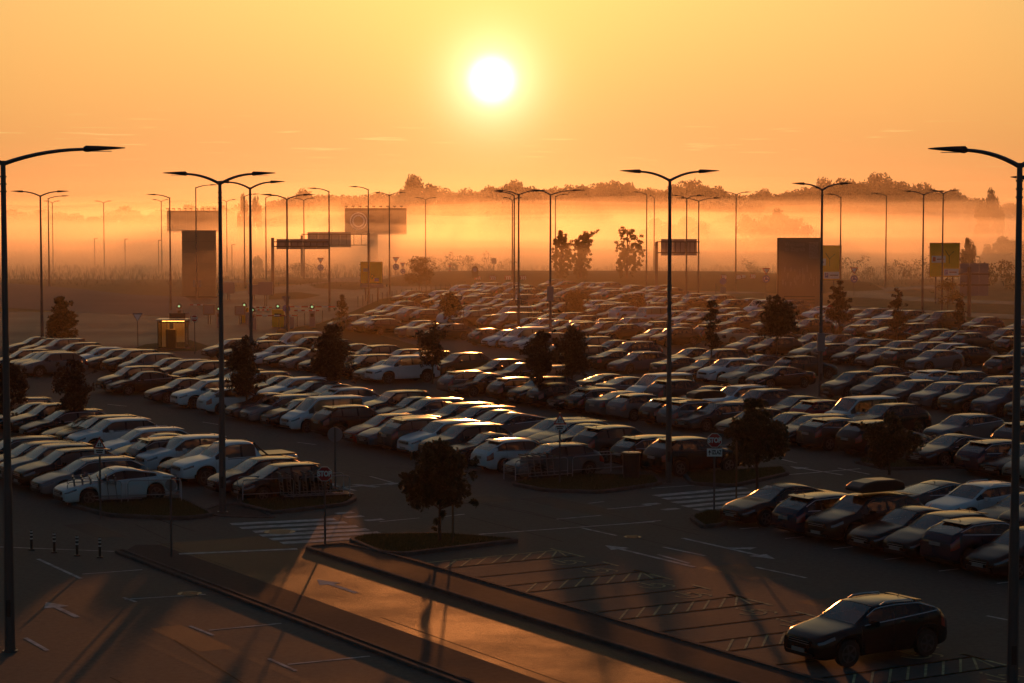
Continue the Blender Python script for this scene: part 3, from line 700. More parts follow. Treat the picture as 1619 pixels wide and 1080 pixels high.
yellow_sign(1470, 384, 1517, 438, 482, G(1490, 480)[1], 'far yellow direction board with four clamps beside the grey sign back', 1)
# grey board seen from behind
Yd = G(1532, 500)[1]; xl, _, zt = AT(1518, 416, Yd); xr, _, zb = AT(1563, 468, Yd); cx = AT(1532, 470, Yd)[0]
t = thing('sign_board', 'grey square sign board seen from behind on one thick post', 'sign board', (cx, Yd, 0))
MB().tube([(0, -.1, 0), (0, -.1, zt - .4)], .19, 10).obj('post', M_POLE, t)
for k in range(3):
    for j in range(3):
        a0 = xl - cx + (xr - xl) * k / 3; MB().box((a0 + (xr - xl) / 6, .1, zb + (zt - zb) * (j + .5) / 3), ((xr - xl) / 3 - .03, .05, (zt - zb) / 3 - .03)).obj('back_panel', M_SBACK, t)
b = MB()
for j in (1, 2): b.box(((xl + xr) / 2 - cx, .04, zb + (zt - zb) * j / 3), (xr - xl + .3, .06, .12))
b.obj('rail', M_DARKM, t)
# tall welcome board
Yd = G(1262, 486)[1]; xl, _, zt = AT(1229, 376, Yd); xr = AT(1299, 376, Yd)[0]; cx = (xl + xr) / 2; w_ = xr - xl
t = thing('welcome_board', 'tall dark brown welcome board with a faint city picture, reading Welcome to Zagreb', 'billboard', (cx, Yd, 0))
MB().box((0, 0, zt / 2), (w_, .5, zt)).obj('panel', M_BOARD, t)
b = MB()
for s in (-1, 1): b.box((s * (w_ / 2 - .06), -.27, zt / 2), (.12, .04, zt))
b.box((0, -.27, zt - .06), (w_ - .24, .04, .12)); b.obj('frame', M_DARKM, t)
M_INK = mat('pale_print', (.34, .27, .21), .6)
put_text('Welcome', .62, M_INK, t, (-w_ * .34, -.262, zt - .72), 'LEFT', sx=.9); put_text('to Zagreb', .62, M_INK, t, (-w_ * .34, -.262, zt - 1.25), 'LEFT', sx=.9)
for k, s_ in enumerate(['ZONE', 'BIZNI', 'SOVN', 'CENT', 'GRAD']): put_text(s_, .5, M_INK, t, (w_ * .21, -.262, zt - .68 - k * .36), 'LEFT', bold=.015, sx=.75)
M_INK2 = mat('faint_print', (.23, .17, .125), .6)
b = MB(); rr = random.Random(8)
b.add([(-w_ * .42, -.2605, zt * .30), (-w_ * .42, -.2605, zt * .63), (-w_ * .3, -.2605, zt * .64), (-w_ * .3, -.2605, zt * .30)], [(0, 1, 2, 3)])
b.add([(-w_ * .24, -.2605, zt * .28), (-w_ * .24, -.2605, zt * .62), (w_ * .22, -.2605, zt * .57), (w_ * .22, -.2605, zt * .28)], [(0, 1, 2, 3)])
b.obj('city_picture', M_INK2, t)
b = MB()
for k in range(26):
    x = rr.uniform(-w_ * .4, w_ * .4); z = rr.uniform(.3, .52) * zt; h_ = rr.uniform(.3, .9); b.add([(x, -.264, z), (x + rr.uniform(.06, .2), -.264, z), (x + rr.uniform(.06, .2), -.264, z + h_), (x, -.264, z + h_)], [(0, 1, 2, 3)])
b.obj('city_windows', M_INK, t)
b = MB()
for k in range(3): b.box((0, -.28, .5 + k * .35), (w_ * .7, .03, .09))
b.obj('plinth_bars', M_DARKM, t)
# bronze pylon
Yd = G(314, 470)[1]; xl, _, zt = AT(288, 364, Yd); xr = AT(341, 364, Yd)[0]; w_ = xr - xl
t = thing('advertising_pylon', 'plain bronze pylon standing at the exit, slab without lettering', 'pylon', ((xl + xr) / 2, Yd, 0))
for k in range(6): MB().box((0, 0, zt * (k + .5) / 6), (w_, .8, zt / 6 - .015)).obj('panel', M_BRNZ, t)
MB().box((0, 0, zt / 2), (w_ - .12, .6, zt - .06)).obj('core', M_DARKM, t)
b = MB(); b.box((0, 0, .06), (w_ + .4, 1.2, .12)); b.obj('plinth', M_KERB, t)
# big misty billboards
def billboard(x0, y0, x1, y1, Yd, label, logo, posts):
    xl, _, zt = AT(x0, y0, Yd); xr, _, zb = AT(x1, y1, Yd); w_ = xr - xl; cx = (xl + xr) / 2; zc = (zt + zb) / 2
    t = thing('billboard', label, 'billboard', (cx, Yd, -.5), 0, 'big billboards in the mist')
    n = 8
    for k in range(n): MB().box((-w_ / 2 + w_ * (k + .5) / n, 0, zc + .5), (w_ / n - .04, .7, zt - zb)).obj('panel', M_BOARD, t)
    b = MB(); b.box((0, .05, zc + .5), (w_ - .1, .5, zt - zb - .1)); b.box((0, -.5, zb + .38), (w_, .9, .06)); b.obj('frame', M_DARKM, t)
    for k in range(9):
        l = MB(); X = -w_ / 2 + w_ * (k + .3) / 9; l.tube([(X, -.3, zt + .5), (X, -.3, zt + .8), (X, -1.2, zt + .9)], .05, 5); l.box((X, -1.3, zt + .85), (.6, .3, .18)); l.obj('floodlight', M_DARKM, t)
    for px in posts: MB().tube([(AT(px, y1, Yd)[0] - cx, .2, 0), (AT(px, y1, Yd)[0] - cx, .2, zb + .6)], .75, 12).obj('mast', M_POLE, t)
    if logo:
        r = .34 * (zt - zb); X = AT(567, 350, Yd)[0] - cx
        for rr_, m, yy in ((r, M_WHITE, -.37), (r * .85, M_BOARD, -.374), (r * .72, M_WHITE, -.378), (r * .55, M_BOARD, -.382)):
            MB().prism([(X + rr_ * math.cos(k * .2618), zc + .5 + rr_ * math.sin(k * .2618)) for k in range(24)], yy, yy + .004, axis='y').obj('round_emblem', m, t)
billboard(545, 329, 643, 370, 420, 'big misty billboard with a round emblem on one thick mast', True, [591])
billboard(264, 333, 347, 366, 430, 'big misty billboard behind the bronze pylon', False, [310])
# gantries
def gantry(x0, y0, x1, y1, Yd, post_px, py_top, label, double=False, ext=None):
    xl, _, zt = AT(x0, y0, Yd); xr, _, zb = AT(x1, y1, Yd); cx = AT(post_px, y0, Yd)[0]; zp = AT(post_px, py_top, Yd)[2]
    t = thing('sign_gantry', label, 'sign gantry', (cx, Yd, 0), 0, 'overhead sign gantries seen from behind')
    MB().box((0, 0, zp / 2), (.36, .36, zp)).obj('post', M_POLE, t)
    n = max(3, int((xr - xl) / 1.4))
    for k in range(n): MB().box((xl - cx + (xr - xl) * (k + .5) / n, .1, (zt + zb) / 2), ((xr - xl) / n - .03, .12, zt - zb)).obj('panel', M_SBACK, t)
    e = AT(ext, y0, Yd)[0] - cx if ext else xr - cx
    b = MB()
    for z in (zt - .35, zb + .35): b.box(((0 + e) / 2, -.02, z), (abs(e) + .1, .12, .12))
    for k in range(1, 9): b.box((e * k / 9, -.02, (zt + zb) / 2), (.07, .08, zt - zb - .7))
    b.obj('beam', M_DARKM, t)
gantry(437, 378, 521, 394, G(431, 466)[1], 431, 376, 'near overhead sign gantry on a square post, seen from behind')
gantry(486, 367, 555, 391, 345, 477, 372, 'farther overhead sign gantry in the mist with an open truss', ext=583)
MB().box((AT(583, 380, 345)[0] - AT(477, 380, 345)[0], 0, 3.5), (.45, .4, 7)).obj('post', M_POLE, bpy.data.objects['sign_gantry.001'])
gantry(1045, 378, 1102, 404, G(1038, 468)[1], 1038, 383, 'small overhead sign gantry right of the third birch', ext=1106)

# ================================================================ EXIT BARRIERS AND BOOTH
M_GREEN = mat('signal_green', (.1, .9, .3), .4, emis=((.45, 1.0, .5), 1.1))
for i, (px, py, yb) in enumerate([(284, 484, 512), (347, 488, 517), (387, 482, 510), (400, 490, 520), (440, 484, 517), (494, 485, 517)]):
    x, y = G(px, yb); z = AT(px, py, y)[2]
    t = thing('ticket_machine', ['exit column with a green cross light behind the glass booth', 'exit column with a green cross light left of the big lamp pole', 'taller exit column with a green cross light right of the big lamp pole',
        'exit column with a green cross light at the thin lamp pole', 'wide exit column with a green cross light by the give way sign', 'rightmost exit column with a green cross light near the conical tree'][i], 'barrier column', (x, y, 0), 0, 'exit barrier columns with green crosses')
    wd = (.5, .5, .7, .5, 1.1, .5)[i]
    MB().box((0, 0, (z - .3) / 2), (wd, .5, z - .3)).obj('cabinet', M_YEL if i in (2, 4) else M_SBACK, t)
    MB().prism([(.25 * math.cos(k * .4), z + .25 * math.sin(k * .4)) for k in range(16)], -.3, -.1, axis='y').obj('signal_housing', M_BLACK, t)
    b = MB(); b.box((0, -.31, z), (.2, .02, .07)); b.box((0, -.311, z), (.07, .02, .2)); b.obj('green_cross', M_GREEN, t)
    MB().box((0, -.27, 1.1), (wd * .6, .03, .3)).obj('screen', M_BLACK, t)
for i, (xa, ya, xb, yb, base) in enumerate([(455, 485, 530, 487, 517), (400, 490, 425, 491, 520), (465, 491, 505, 492, 520), (395, 486, 430, 484, 512), (300, 482, 340, 483, 512), (405, 499, 470, 491, 522)]):
    Yd = G(xa, base)[1]; A = AT(xa, ya, Yd); B = AT(xb, yb, Yd)
    t = thing('barrier_arm', ['long red and white exit barrier reaching towards the conical tree', 'short red and white barrier between the lamp pole and wide column', 'red and white barrier below the long one', 'red and white barrier behind the wide column',
        'red and white barrier left of the big lamp pole', 'red and white barrier nearest to the parked rows'][i], 'barrier', (A[0], Yd, 0), 0, 'exit barriers')
    MB().box((-.2, 0, .55), (.4, .4, 1.1)).obj('barrier_housing', M_SBACK, t)
    L = B[0] - A[0]; n = 7
    for k in range(n): MB().box((L * (k + .5) / n, 0, A[2] - .0), (L / n - .01, .08, .1)).obj('arm_segment', M_RED if k % 2 == 0 else M_WHITE, t)
for i, (px, yb, ww, hh, lab) in enumerate([(312, 472, .9, 2.2, 'narrow grey cabinet on a post before the bronze pylon'), (361, 474, 1.5, 2.1, 'grey cabinet right of the pylon foot'), (401, 474, 1.3, 1.8, 'grey cabinet by the thin lamp'),
        (420, 484, 1.6, 2.7, 'square grey sign on a post near the gantry foot'), (333, 470, .6, 2.0, 'slim grey cabinet at the pylon corner'), (331, 513, 1.1, 1.9, 'brown ticket kiosk behind the booth car'), (380, 512, 1.0, 1.7, 'brown ticket kiosk between the lamp poles')]):
    x, y = G(px, yb); t = thing('control_cabinet', lab, 'cabinet', (x, y, 0), 0, 'cabinets at the exit')
    MB().box((0, 0, hh - ww * .45), (ww, .5, ww * .9)).obj('housing', M_SBACK if i < 5 else M_BOARD, t); poles(t, [(-.1, 0), (.1, 0)], hh - ww * .8, .05)
    MB().box((0, -.26, hh - ww * .45), (ww * .8, .02, ww * .7)).obj('door', M_SBACK, t)
# lit glass booth
x, y = G(274, 551); s_ = y / FPX
t = thing('glass_shelter', 'small glowing glass booth at the edge of the exit road', 'booth', (x, y, 0), 0)
M_BGL = glass_mat('booth_glass', (.95, .88, .75), .02); M_ALU = mat('aluminium', (.5, .48, .45), .35, .7)
w_, d_, h_ = 2.1, 1.6, 2.2
b = MB()
for sx, sy in ((-1, -1), (1, -1), (1, 1), (-1, 1)): b.box((sx * w_ / 2, sy * d_ / 2, h_ / 2), (.07, .07, h_))
b.box((-.35, -d_ / 2, h_ / 2), (.05, .05, h_)); b.obj('frame', M_DARKM, t)
for nm, c, dd in (('pane', (-.72, -d_ / 2, h_ / 2), (.66, .012, h_)), ('pane', (.33, -d_ / 2, h_ / 2), (1.28, .012, h_)), ('pane', (-w_ / 2, 0, h_ / 2), (.012, d_ - .1, h_)), ('pane', (w_ / 2, 0, h_ / 2), (.012, d_ - .1, h_)), ('pane', (0, d_ / 2, h_ / 2 + .45), (w_ - .1, .012, h_ - .9))):
    MB().box(c, dd).obj(nm, M_BGL, t)
M_FROST = leaf_mat('frosted_glass', (.85, .75, .6), (.85, .75, .6), .85)
MB().box((.45, d_ / 2 - .02, 1.2), (1.1, .012, 1.5)).obj('frosted_pane', M_FROST, t)
MB().box((0, 0, h_ + .06), (w_ + .3, d_ + .3, .12)).obj('roof', M_ALU, t)
MB().box((0, .1, h_ - .05), (1.7, .25, .06)).obj('added_glow_panel', mat('added_booth_glow', (.9, .6, .3), .5, emis=((1.0, .42, .10), 16.0)), t)  # glowing panel added under the roof to brighten the booth, no known lamp
MB().box((-.72, d_ / 2 - .02, 1.0), (.6, .012, 1.9)).obj('frosted_pane', M_FROST, t)
MB().box((.35, 0, h_ + .36), (1.25, .3, .42)).obj('roof_sign', M_DARKM, t)
b = MB(); b.box((-.15, -.1, .75), (.75, .6, 1.5)); b.box((-.15, -.41, 1.1), (.5, .03, .35)); b.obj('pay_machine', M_BOARD, t)
MB().box((0, 0, .04), (w_ + .5, d_ + .5, .08)).obj('plinth', M_KERB, t)

# little posts along the lot edge
pts = [(441, 524), (455, 520), (470, 517), (482, 515), (496, 513), (510, 511)] + [(566 + 7.7 * k, 486 - 1.45 * k + .012 * k * k) for k in range(26)]
for i, (px, py) in enumerate(pts):
    x, y = G(px, py); L_ = 'thin dark post of the row along the curved edge of the car park' if i > 5 else 'thin dark post of the short row beside the exit barriers'
    o = MB().tube([(0, 0, 0), (0, 0, 1.15), (0, 0, 1.2)], [.04, .04, .015], 6).obj('edge_post', M_DARKM, loc=(x, y, .03)); tag(o, L_, 'post', 'thin posts along the curved edge' if i > 5 else 'thin posts beside the barriers')
# banded bollards near the pavement
for i, (px, py) in enumerate([(50, 871), (86, 875), (122, 880), (158, 883)]):
    x, y = G(px, py); t = thing('bollard', ['banded flexible bollard, farthest left of the four by the left pavement', 'banded flexible bollard, second from the left by the left pavement', 'banded flexible bollard, third from the left by the left pavement', 'banded flexible bollard nearest to the left pavement tip'][i], 'bollard', (x, y, ZA), 0, 'banded bollards')
    MB().tube([(0, 0, 0), (0, 0, .05), (0, 0, .051), (0, 0, .64), (0, 0, .66)], [.11, .10, .045, .045, .03], 10).obj('post', M_BLACK, t)
    for z in (.38, .5, .6): MB().tube([(0, 0, z - .022), (0, 0, z + .022)], .047, 10).obj('reflective_band', mat('reflector', (.6, .6, .58), .4), t)

# ================================================================ TROLLEY BAYS
def hoop(t, p, q, z=.84, zl=.3, r=.019):
    """bent steel rail from p to q: top rail with rounded ends, lower rail"""
    p = Vector((*p, 0)); q = Vector((*q, 0)); d = (q - p).normalized(); k = .12
    pts = [p, p + Vector((0, 0, z - k)), p + d * (k * .3) + Vector((0, 0, z - k * .3)), p + d * k + Vector((0, 0, z)), q - d * k + Vector((0, 0, z)), q - d * (k * .3) + Vector((0, 0, z - k * .3)), q + Vector((0, 0, z - k)), q]
    MB().tube(pts, r, 8).obj('rail', M_STEEL, t, smooth=True)
    MB().tube([p + Vector((0, 0, zl)), q + Vector((0, 0, zl))], r * .9, 8).obj('lower_rail', M_STEEL, t, smooth=True)
def rails(label, segs, base):
    t = thing('trolley_rail', label, 'rail', (base[0], base[1], ZA + .06), 0, 'steel rails round the trolley bays')
    for p, q in segs: hoop(t, (p[0] - base[0], p[1] - base[1]), (q[0] - base[0], q[1] - base[1]))
    return t
def trolley_proto():
    """luggage trolley: base frame, basket back, handle, small wheels; points along +X"""
    b = MB()
    for s in (-1, 1):
        b.tube([(-.45, s * .27, .18), (.45, s * .18, .16)], .018, 6); b.tube([(-.45, s * .27, .18), (-.55, s * .27, 1.02)], .018, 6)
    for x in (-.3, 0, .3): b.tube([(x, -.24, .18), (x, .24, .18)], .014, 6)
    for z in (.3, .42, .54): b.tube([(-.48, -.26, z), (-.48, .26, z)], .012, 6)
    fr = b.mesh('frame', M_STEEL)
    h = MB().tube([(-.56, -.34, 1.02), (-.56, .34, 1.02)], .03, 8).mesh('handle', M_BLACK)
    k = MB(); k.box((-.5, 0, .82), (.05, .44, .26)); bk = k.mesh('advert_panel', M_SBACK)
    wh = []
    for x, yy in ((-.45, -.27), (-.45, .27), (.42, 0)): wh.append(MB().tube([(x, yy - .02, .08), (x, yy + .02, .08)], .08, 10).mesh('wheel', M_RUB))
    return fr, h, bk, wh
TP = trolley_proto(); tn = [0]
def trolleys(base, d, n, label, step=.3):
    ang = math.atan2(d[1], d[0])
    for k in range(n):
        t = thing('luggage_trolley', label[k] if isinstance(label, list) else label, 'trolley', (base[0] + d[0] * step * k, base[1] + d[1] * step * k, ZA + .05), ang, 'nested luggage trolleys')
        link('frame', TP[0], t); link('handle', TP[1], t); link('advert_panel', TP[2], t)
        for w in TP[3]: link('wheel', w, t)
def between(p, q, n): return [(p[0] + (q[0] - p[0]) * k / n, p[1] + (q[1] - p[1]) * k / n) for k in range(n + 1)]
ORD = ['first', 'second', 'third', 'fourth', 'fifth', 'sixth', 'seventh', 'eighth']
def bay_at(pxA, pxB, back, where, nT, tpx, flip=1):
    A = G(*pxA); B = G(*pxB); d = Vector((B[0] - A[0], B[1] - A[1])).normalized(); nn = Vector((-d.y, d.x)) * back
    m = ((A[0] + B[0]) / 2, (A[1] + B[1]) / 2); g = .12
    m1 = (m[0] - d.x * g, m[1] - d.y * g); m2 = (m[0] + d.x * g, m[1] + d.y * g)
    rails('front steel rail pair of the trolley bay ' + where, [(A, m1), (m2, B)], A)
    A2, B2, M1, M2 = [(p[0] + nn.x, p[1] + nn.y) for p in (A, B, m1, m2)]
    rails('rear steel rail pair of the trolley bay ' + where, [(A2, M1), (M2, B2)], A2)
    T = G(*tpx); T = (T[0] + nn.x * .5, T[1] + nn.y * .5)
    trolleys(T, (d.x * flip, d.y * flip), nT, ['%s luggage trolley of the nested row in the bay %s' % (ORD[k], where) for k in range(nT)])
bay_at((107, 802), (287, 797), .9, 'before the white coupe', 6, (140, 802))
bay_at((384, 798), (553, 790), .9, 'before the dark people carrier', 7, (470, 796))
bay_at((815, 765), (985, 752), .9, 'before the grey hatchback', 5, (855, 763))
bay_at((1070, 745), (1190, 741), .9, 'beside the IZLAZ stop sign', 0, (1100, 745))
bay_at((1458, 732), (1580, 730), .9, 'on the far right island', 7, (1462, 732))
# litter bin
x, y = G(998, 760); t = thing('litter_bin', 'dark round litter bin with a pale ashtray top beside the trolley rails', 'litter bin', (x, y, ZA + .1))
b = MB(); b.tube([(0, 0, 0), (0, 0, .95)], [.33, .36], 18); b.obj('body', M_BLACK, t, smooth=False)
MB().tube([(0, 0, .96), (0, 0, 1.03)], .4, 20).obj('rim', M_DARKM, t)
for k in range(3): MB().tube([(-.22 + .22 * k, 0, 1.035), (-.22 + .22 * k, 0, 1.05)], .1, 12).obj('ash_tray', mat('pale_steel', (.7, .7, .68), .3, .5), t)
x, y = G(428, 560)

# ================================================================ TREES
def quad_mesh(name, P, A, B, m):
    """P centres (n,3), A/B half axes (n,3): folded leaf-like quads"""
    n = len(P); V = np.empty((n, 4, 3), np.float32)
    V[:, 0] = P - A; V[:, 1] = P - B * .6; V[:, 2] = P + A; V[:, 3] = P + B * .6
    me = bpy.data.meshes.new(name); me.vertices.add(n * 4); me.vertices.foreach_set('co', V.ravel())
    me.loops.add(n * 4); me.loops.foreach_set('vertex_index', np.arange(n * 4, dtype=np.int32))
    me.polygons.add(n); me.polygons.foreach_set('loop_start', np.arange(0, n * 4, 4, dtype=np.int32)); me.polygons.foreach_set('loop_total', np.full(n, 4, np.int32))
    me.materials.append(m); me.update(); me.validate(); return me
def foliage(rs, clumps, per, leaf, droop=.3, name='crown', m=None):
    """clumps: list of (x,y,z,r); leaves gather towards each clump's skin"""
    P = []; 
    for (x, y, z, r) in clumps:
        n = max(8, int(per * r * r)); d = rs.normal(size=(n, 3)); d /= np.linalg.norm(d, axis=1)[:, None]
        rad = r * (rs.uniform(.25, 1.08, n) ** .6)[:, None]; p = d * rad; p[:, 2] *= .8; P.append(p + np.array([x, y, z]))
    P = np.concatenate(P); n = len(P)
    A = rs.normal(size=(n, 3)); A[:, 2] -= droop; A /= np.linalg.norm(A, axis=1)[:, None]
    Q = rs.normal(size=(n, 3)); B = np.cross(A, Q); B /= np.linalg.norm(B, axis=1)[:, None]
    s = (leaf * rs.uniform(.6, 1.3, n))[:, None]; return quad_mesh(name, P, A * s, B * s, m)
M_LEAF = leaf_mat('leaf_dark', (.020, .028, .010), (.045, .042, .016), .25)
M_LEAFR = leaf_mat('leaf_reddish', (.028, .016, .010), (.055, .030, .015), .25)
M_LEAFF = leaf_mat('leaf_far', (.035, .045, .018), (.075, .075, .035), .2)
M_LEAFB = leaf_mat('leaf_birch', (.06, .065, .02), (.14, .10, .03), .45)
def limbs(rs, H, z0, clumps, r0, name='trunk'):
    b = MB(); bend = rs.uniform(-.05, .05, 2) * H
    def tr(q): return Vector((bend[0] * q * q, bend[1] * q * q, H * q))
    b.tube([tr(q) for q in (0, .05, .2, .45, .7, .92)], [r0 * 1.35, r0, r0 * .85, r0 * .65, r0 * .4, r0 * .12], 8)
    for (x, y, z, r) in clumps:
        s = tr(max(z0 / H * .9, min(.85, (z - .35 * math.hypot(x, y)) / H - .08))); e = Vector((x, y, z)); mid = (s + e) / 2 + Vector((0, 0, -.06 * H * 0 + .03 * H))
        b.tube([s, mid, e], [r0 * .34, r0 * .22, r0 * .07], 5)
    return b.mesh(name, M_BARK, True)
def lot_tree(seed, H, W, z0, shape='round', leaf=.075, per=900, m=None, trunk=.055, nc=22):
    """returns (trunk mesh, crown mesh)"""
    rs = np.random.RandomState(seed); cl = []
    for i in range(nc):
        q = rs.uniform(0, 1); z = z0 + (H - z0) * (q * .92 + .04)
        if shape == 'round': prof = math.sqrt(max(0.02, 1 - (2 * q - .8) ** 2 * .75))
        elif shape == 'cone': prof = (1 - q) ** .7 * .95 + .08 if q > .12 else .6
        elif shape == 'tall': prof = .55 + .45 * math.sin(q * 3.1) if q < .75 else .35
        else: prof = 1 - .5 * q
        a = rs.uniform(0, 6.283); rr = W / 2 * prof * rs.uniform(.35, .85) ; cr = W * rs.uniform(.12, .2) * (1.1 if shape != 'cone' else .9) * (0.6 + .5 * prof)
        cl.append((rr * math.cos(a), rr * math.sin(a), z, cr))
    if shape != 'sparse': cl += [(0, 0, z0 + (H - z0) * t, W * .26 * (1 - .5 * t if shape == 'cone' else 1)) for t in (.25, .45, .65)]
    cl.append((rs.uniform(-.1, .1), 0, H - .12, W * .09))
    # stray twigs that break the outline
    for i in range(9):
        a = rs.uniform(0, 6.283); q = rs.uniform(0, .9); cl.append((W * .5 * math.cos(a) * (1 - .6 * q if shape == 'cone' else 1), W * .5 * math.sin(a), z0 + (H - z0) * q, W * .07))
    return limbs(rs, H * .97, z0, cl, trunk), foliage(rs, cl, per, leaf, .5, 'crown', m or M_LEAF)
def lot_place(px, yb, ytop, xw0, xw1, ycb, label, shape='round', seed=1, m=None, stake=None, per=900, leaf=.075, nc=22):
    x, y = G(px, yb); H = AT(px, ytop, y)[2] - ZA; W = (xw1 - xw0) / FPX * y; z0 = max(.5, AT(px, ycb, y)[2])
    t = thing('small_tree', label, 'tree', (x, y, ZA), 0, 'small trees of the car park'); tm, cm = lot_tree(seed, H, W, z0, shape, leaf, per, m, .05 + .01 * H / 4, nc)
    link('trunk', tm, t); link('crown', cm, t)
    if stake:
        sx, sy = G(*stake); b = MB(); b.tube([(0, 0, 0), (0, 0, H * .62)], .035, 7); o = b.obj('tree_stake', M_WOOD, loc=(sx, sy, ZA + .05)); tag(o, 'thin stake beside the ' + ' '.join(label.split()[:11]), 'stake', 'tree stakes')
    return t
big = lot_place(695, 862, 702, 642, 754, 800, 'round dense tree on the kerbed island in front, nearest whole tree', 'round', 1, None, (716, 864), 1500, .085, 30)
# side shoot low on its trunk
rs = np.random.RandomState(77); link('side_shoot', foliage(rs, [(-.1, 0, .75, .13), (.12, 0, 1.0, .13), (-.16, 0, .55, .1), (.04, 0, .88, .1)], 1500, .08, .5, 'side_shoot', M_LEAF), big)
lot_place(1197, 786, 632, 1148, 1243, 742, 'tall dark tree right of the IZLAZ stop sign at the zebra crossing', 'tall', 2, None, (1164, 800), 1300, .085, 26)
lot_place(1406, 752, 655, 1362, 1450, 738, 'low round tree on the island in front of the trolley rails at far right', 'round', 3, None, None, 1300, .085)
lot_place(98, 551, 470, 66, 132, 541, 'bushy conical tree beside the lamp on the exit road', 'cone', 4, None, None, 700, .11, 30)
lot_place(117, 690, 568, 82, 148, 655, 'dark tree between the left parked rows behind the warning sign', 'round', 5, M_LEAFR, None, 1100)
lot_place(390, 655, 530, 355, 416, 625, 'dark round tree hiding the foot of a lamp left of centre', 'round', 6, M_LEAFR, None, 1300)
lot_place(527, 630, 514, 494, 568, 605, 'dark wide tree in front of the grass edge', 'tall', 7, M_LEAFR, None, 1300)
lot_place(684, 608, 508, 660, 710, 578, 'slim dark tree before the row left of the blue-grey estate', 'tall', 8, M_LEAFR)
lot_place(855, 640, 524, 826, 886, 602, 'left one of the pair of dark trees at the lamp under the sun', 'tall', 9, M_LEAFR, None, 1300)
lot_place(905, 632, 514, 879, 938, 596, 'right one of the pair of dark trees at the lamp under the sun', 'round', 10, M_LEAFR, None, 1300)
lot_place(541, 530, 466, 525, 562, 524, 'small conical tree left of the yellow direction board', 'cone', 11)
lot_place(712, 528, 461, 696, 732, 501, 'slim pale green tree with a stake before the far rows', 'round', 12, None, (733, 528), 1300)
lot_place(1125, 592, 474, 1102, 1148, 552, 'reddish tree right of the big central lamp', 'cone', 13, M_LEAFR, None, 1200)
lot_place(1228, 580, 468, 1198, 1262, 535, 'wide dark tree in front of the welcome board', 'round', 14, M_LEAFR, None, 1300)
lot_place(1327, 550, 444, 1302, 1352, 512, 'dark tree in front of the nearer yellow sign', 'cone', 15, M_LEAFR, None, 1300)
lot_place(1418, 548, 456, 1398, 1442, 528, 'dense upright dark tree in the right rows', 'cone', 16, M_LEAFR, None, 1300)
lot_place(1516, 542, 470, 1501, 1531, 515, 'small upright dark tree before the far yellow sign', 'cone', 17, M_LEAFR)
lot_place(1498, 503, 440, 1472, 1524, 478, 'thin see-through tree at the foot of the far yellow sign', 'sparse', 18, M_LEAFB, None, 200, .09, 16)
lot_place(663, 466, 408, 637, 690, 447, 'small airy tree behind the yellow board in golden mist', 'sparse', 19, M_LEAFB, None, 260, .09, 24)
lot_place(14, 700, 570, -28, 33, 655, 'dark tree cut by the left edge behind the tall lamp', 'round', 20, M_LEAFR, None, 1200)
lot_place(912, 505, 459, 892, 932, 500, 'round brownish tree in the far rows right of the lamp under the sun', 'round', 21, M_LEAFR)
lot_place(1012, 505, 466, 998, 1028, 497, 'small upright tree in the far rows below the third birch', 'tall', 22, M_LEAFR)
# birches on the bank
def birch(px, yb, ytop, x0, x1, label, seed, lean):
    x, y = G(px, yb, 1.0); zt = AT(px, ytop, y)[2] - .9; W = (x1 - x0) / FPX * y; rs = np.random.RandomState(seed)
    t = thing('birch_tree', label, 'tree', (x, y, .9), 0, 'birches on the bank')
    b = MB(); cl = []
    b.tube([(0, 0, 0), (lean * .3, 0, zt * .25), (lean * .6, 0, zt * .6), (lean, 0, zt * .93)], [.2, .15, .1, .03], 7)
    for i in range(42):
        q = rs.uniform(.14, .96); a = rs.uniform(0, 6.28); prof = math.sin(min(1, q * 1.1) * 2.6) ** .6 * (1 if q < .8 else .6)
        rr = W / 2 * prof * rs.uniform(.3, .95); X, Y2, Z = rr * math.cos(a) + lean * q, rr * math.sin(a), zt * q
        b.tube([(lean * q * .8, 0, max(.8, Z - rr * .9)), (X * .6, Y2 * .6, Z + .2), (X, Y2, Z)], [.05, .03, .01], 4)
        for k in range(4): cl.append((X + rs.normal() * .25, Y2 + rs.normal() * .25, Z - k * .38, .32 - .03 * k))
    if seed == 32:
        for k in range(6): cl.append((.9 + k * .33, 0, zt * (.8 + .033 * k), .25)); 
        b.tube([(lean * .6, 0, zt * .6), (1.2, 0, zt * .8), (2.6, 0, zt * .97)], [.07, .04, .015], 5)
    b.obj('trunk', M_BARK, t, True); link('crown', foliage(rs, cl, 430, .13, 1.4, 'crown', M_LEAFB), t)
birch(886, 438, 360, 870, 902, 'left birch on the bank, narrow and drooping', 31, .2)
birch(917, 438, 362, 902, 942, 'middle birch on the bank with one long arching branch', 32, .6)
birch(991, 438, 356, 962, 1018, 'right and widest birch on the bank', 33, .1)
# tree line beyond the field
FT = []
for s in range(7):
    rs = np.random.RandomState(100 + s); cl = []
    nC = 40
    for i in range(nC):
        q = rs.uniform(0, 1); a = rs.uniform(0, 6.28); prof = math.sqrt(max(.05, 1 - (2 * q - .85) ** 2 * .8)) * rs.uniform(.5, 1)
        cl.append((.5 * prof * math.cos(a), .5 * prof * math.sin(a), (.12 + .76 * q), rs.uniform(.11, .19)))
    tm = limbs(rs, .9, .2, cl[:18], .022); cm = foliage(rs, cl, 6500, .028, .1, 'crown', M_LEAFF); FT.append((tm, cm))
def far_tree(px, ytop, wpx, D, label, s, group='trees of the far tree line', name='deciduous_tree', zb=-1.2):
    X, Y, Z = AT(px, ytop, D); H = Z - zb; W = wpx / FPX * D
    t = thing(name, label, 'tree', (X, Y, zb), (s * 1.7) % 6.28, group); t.scale = (W, W, H)
    link('trunk', FT[s % 7][0], t); link('crown', FT[s % 7][1], t)
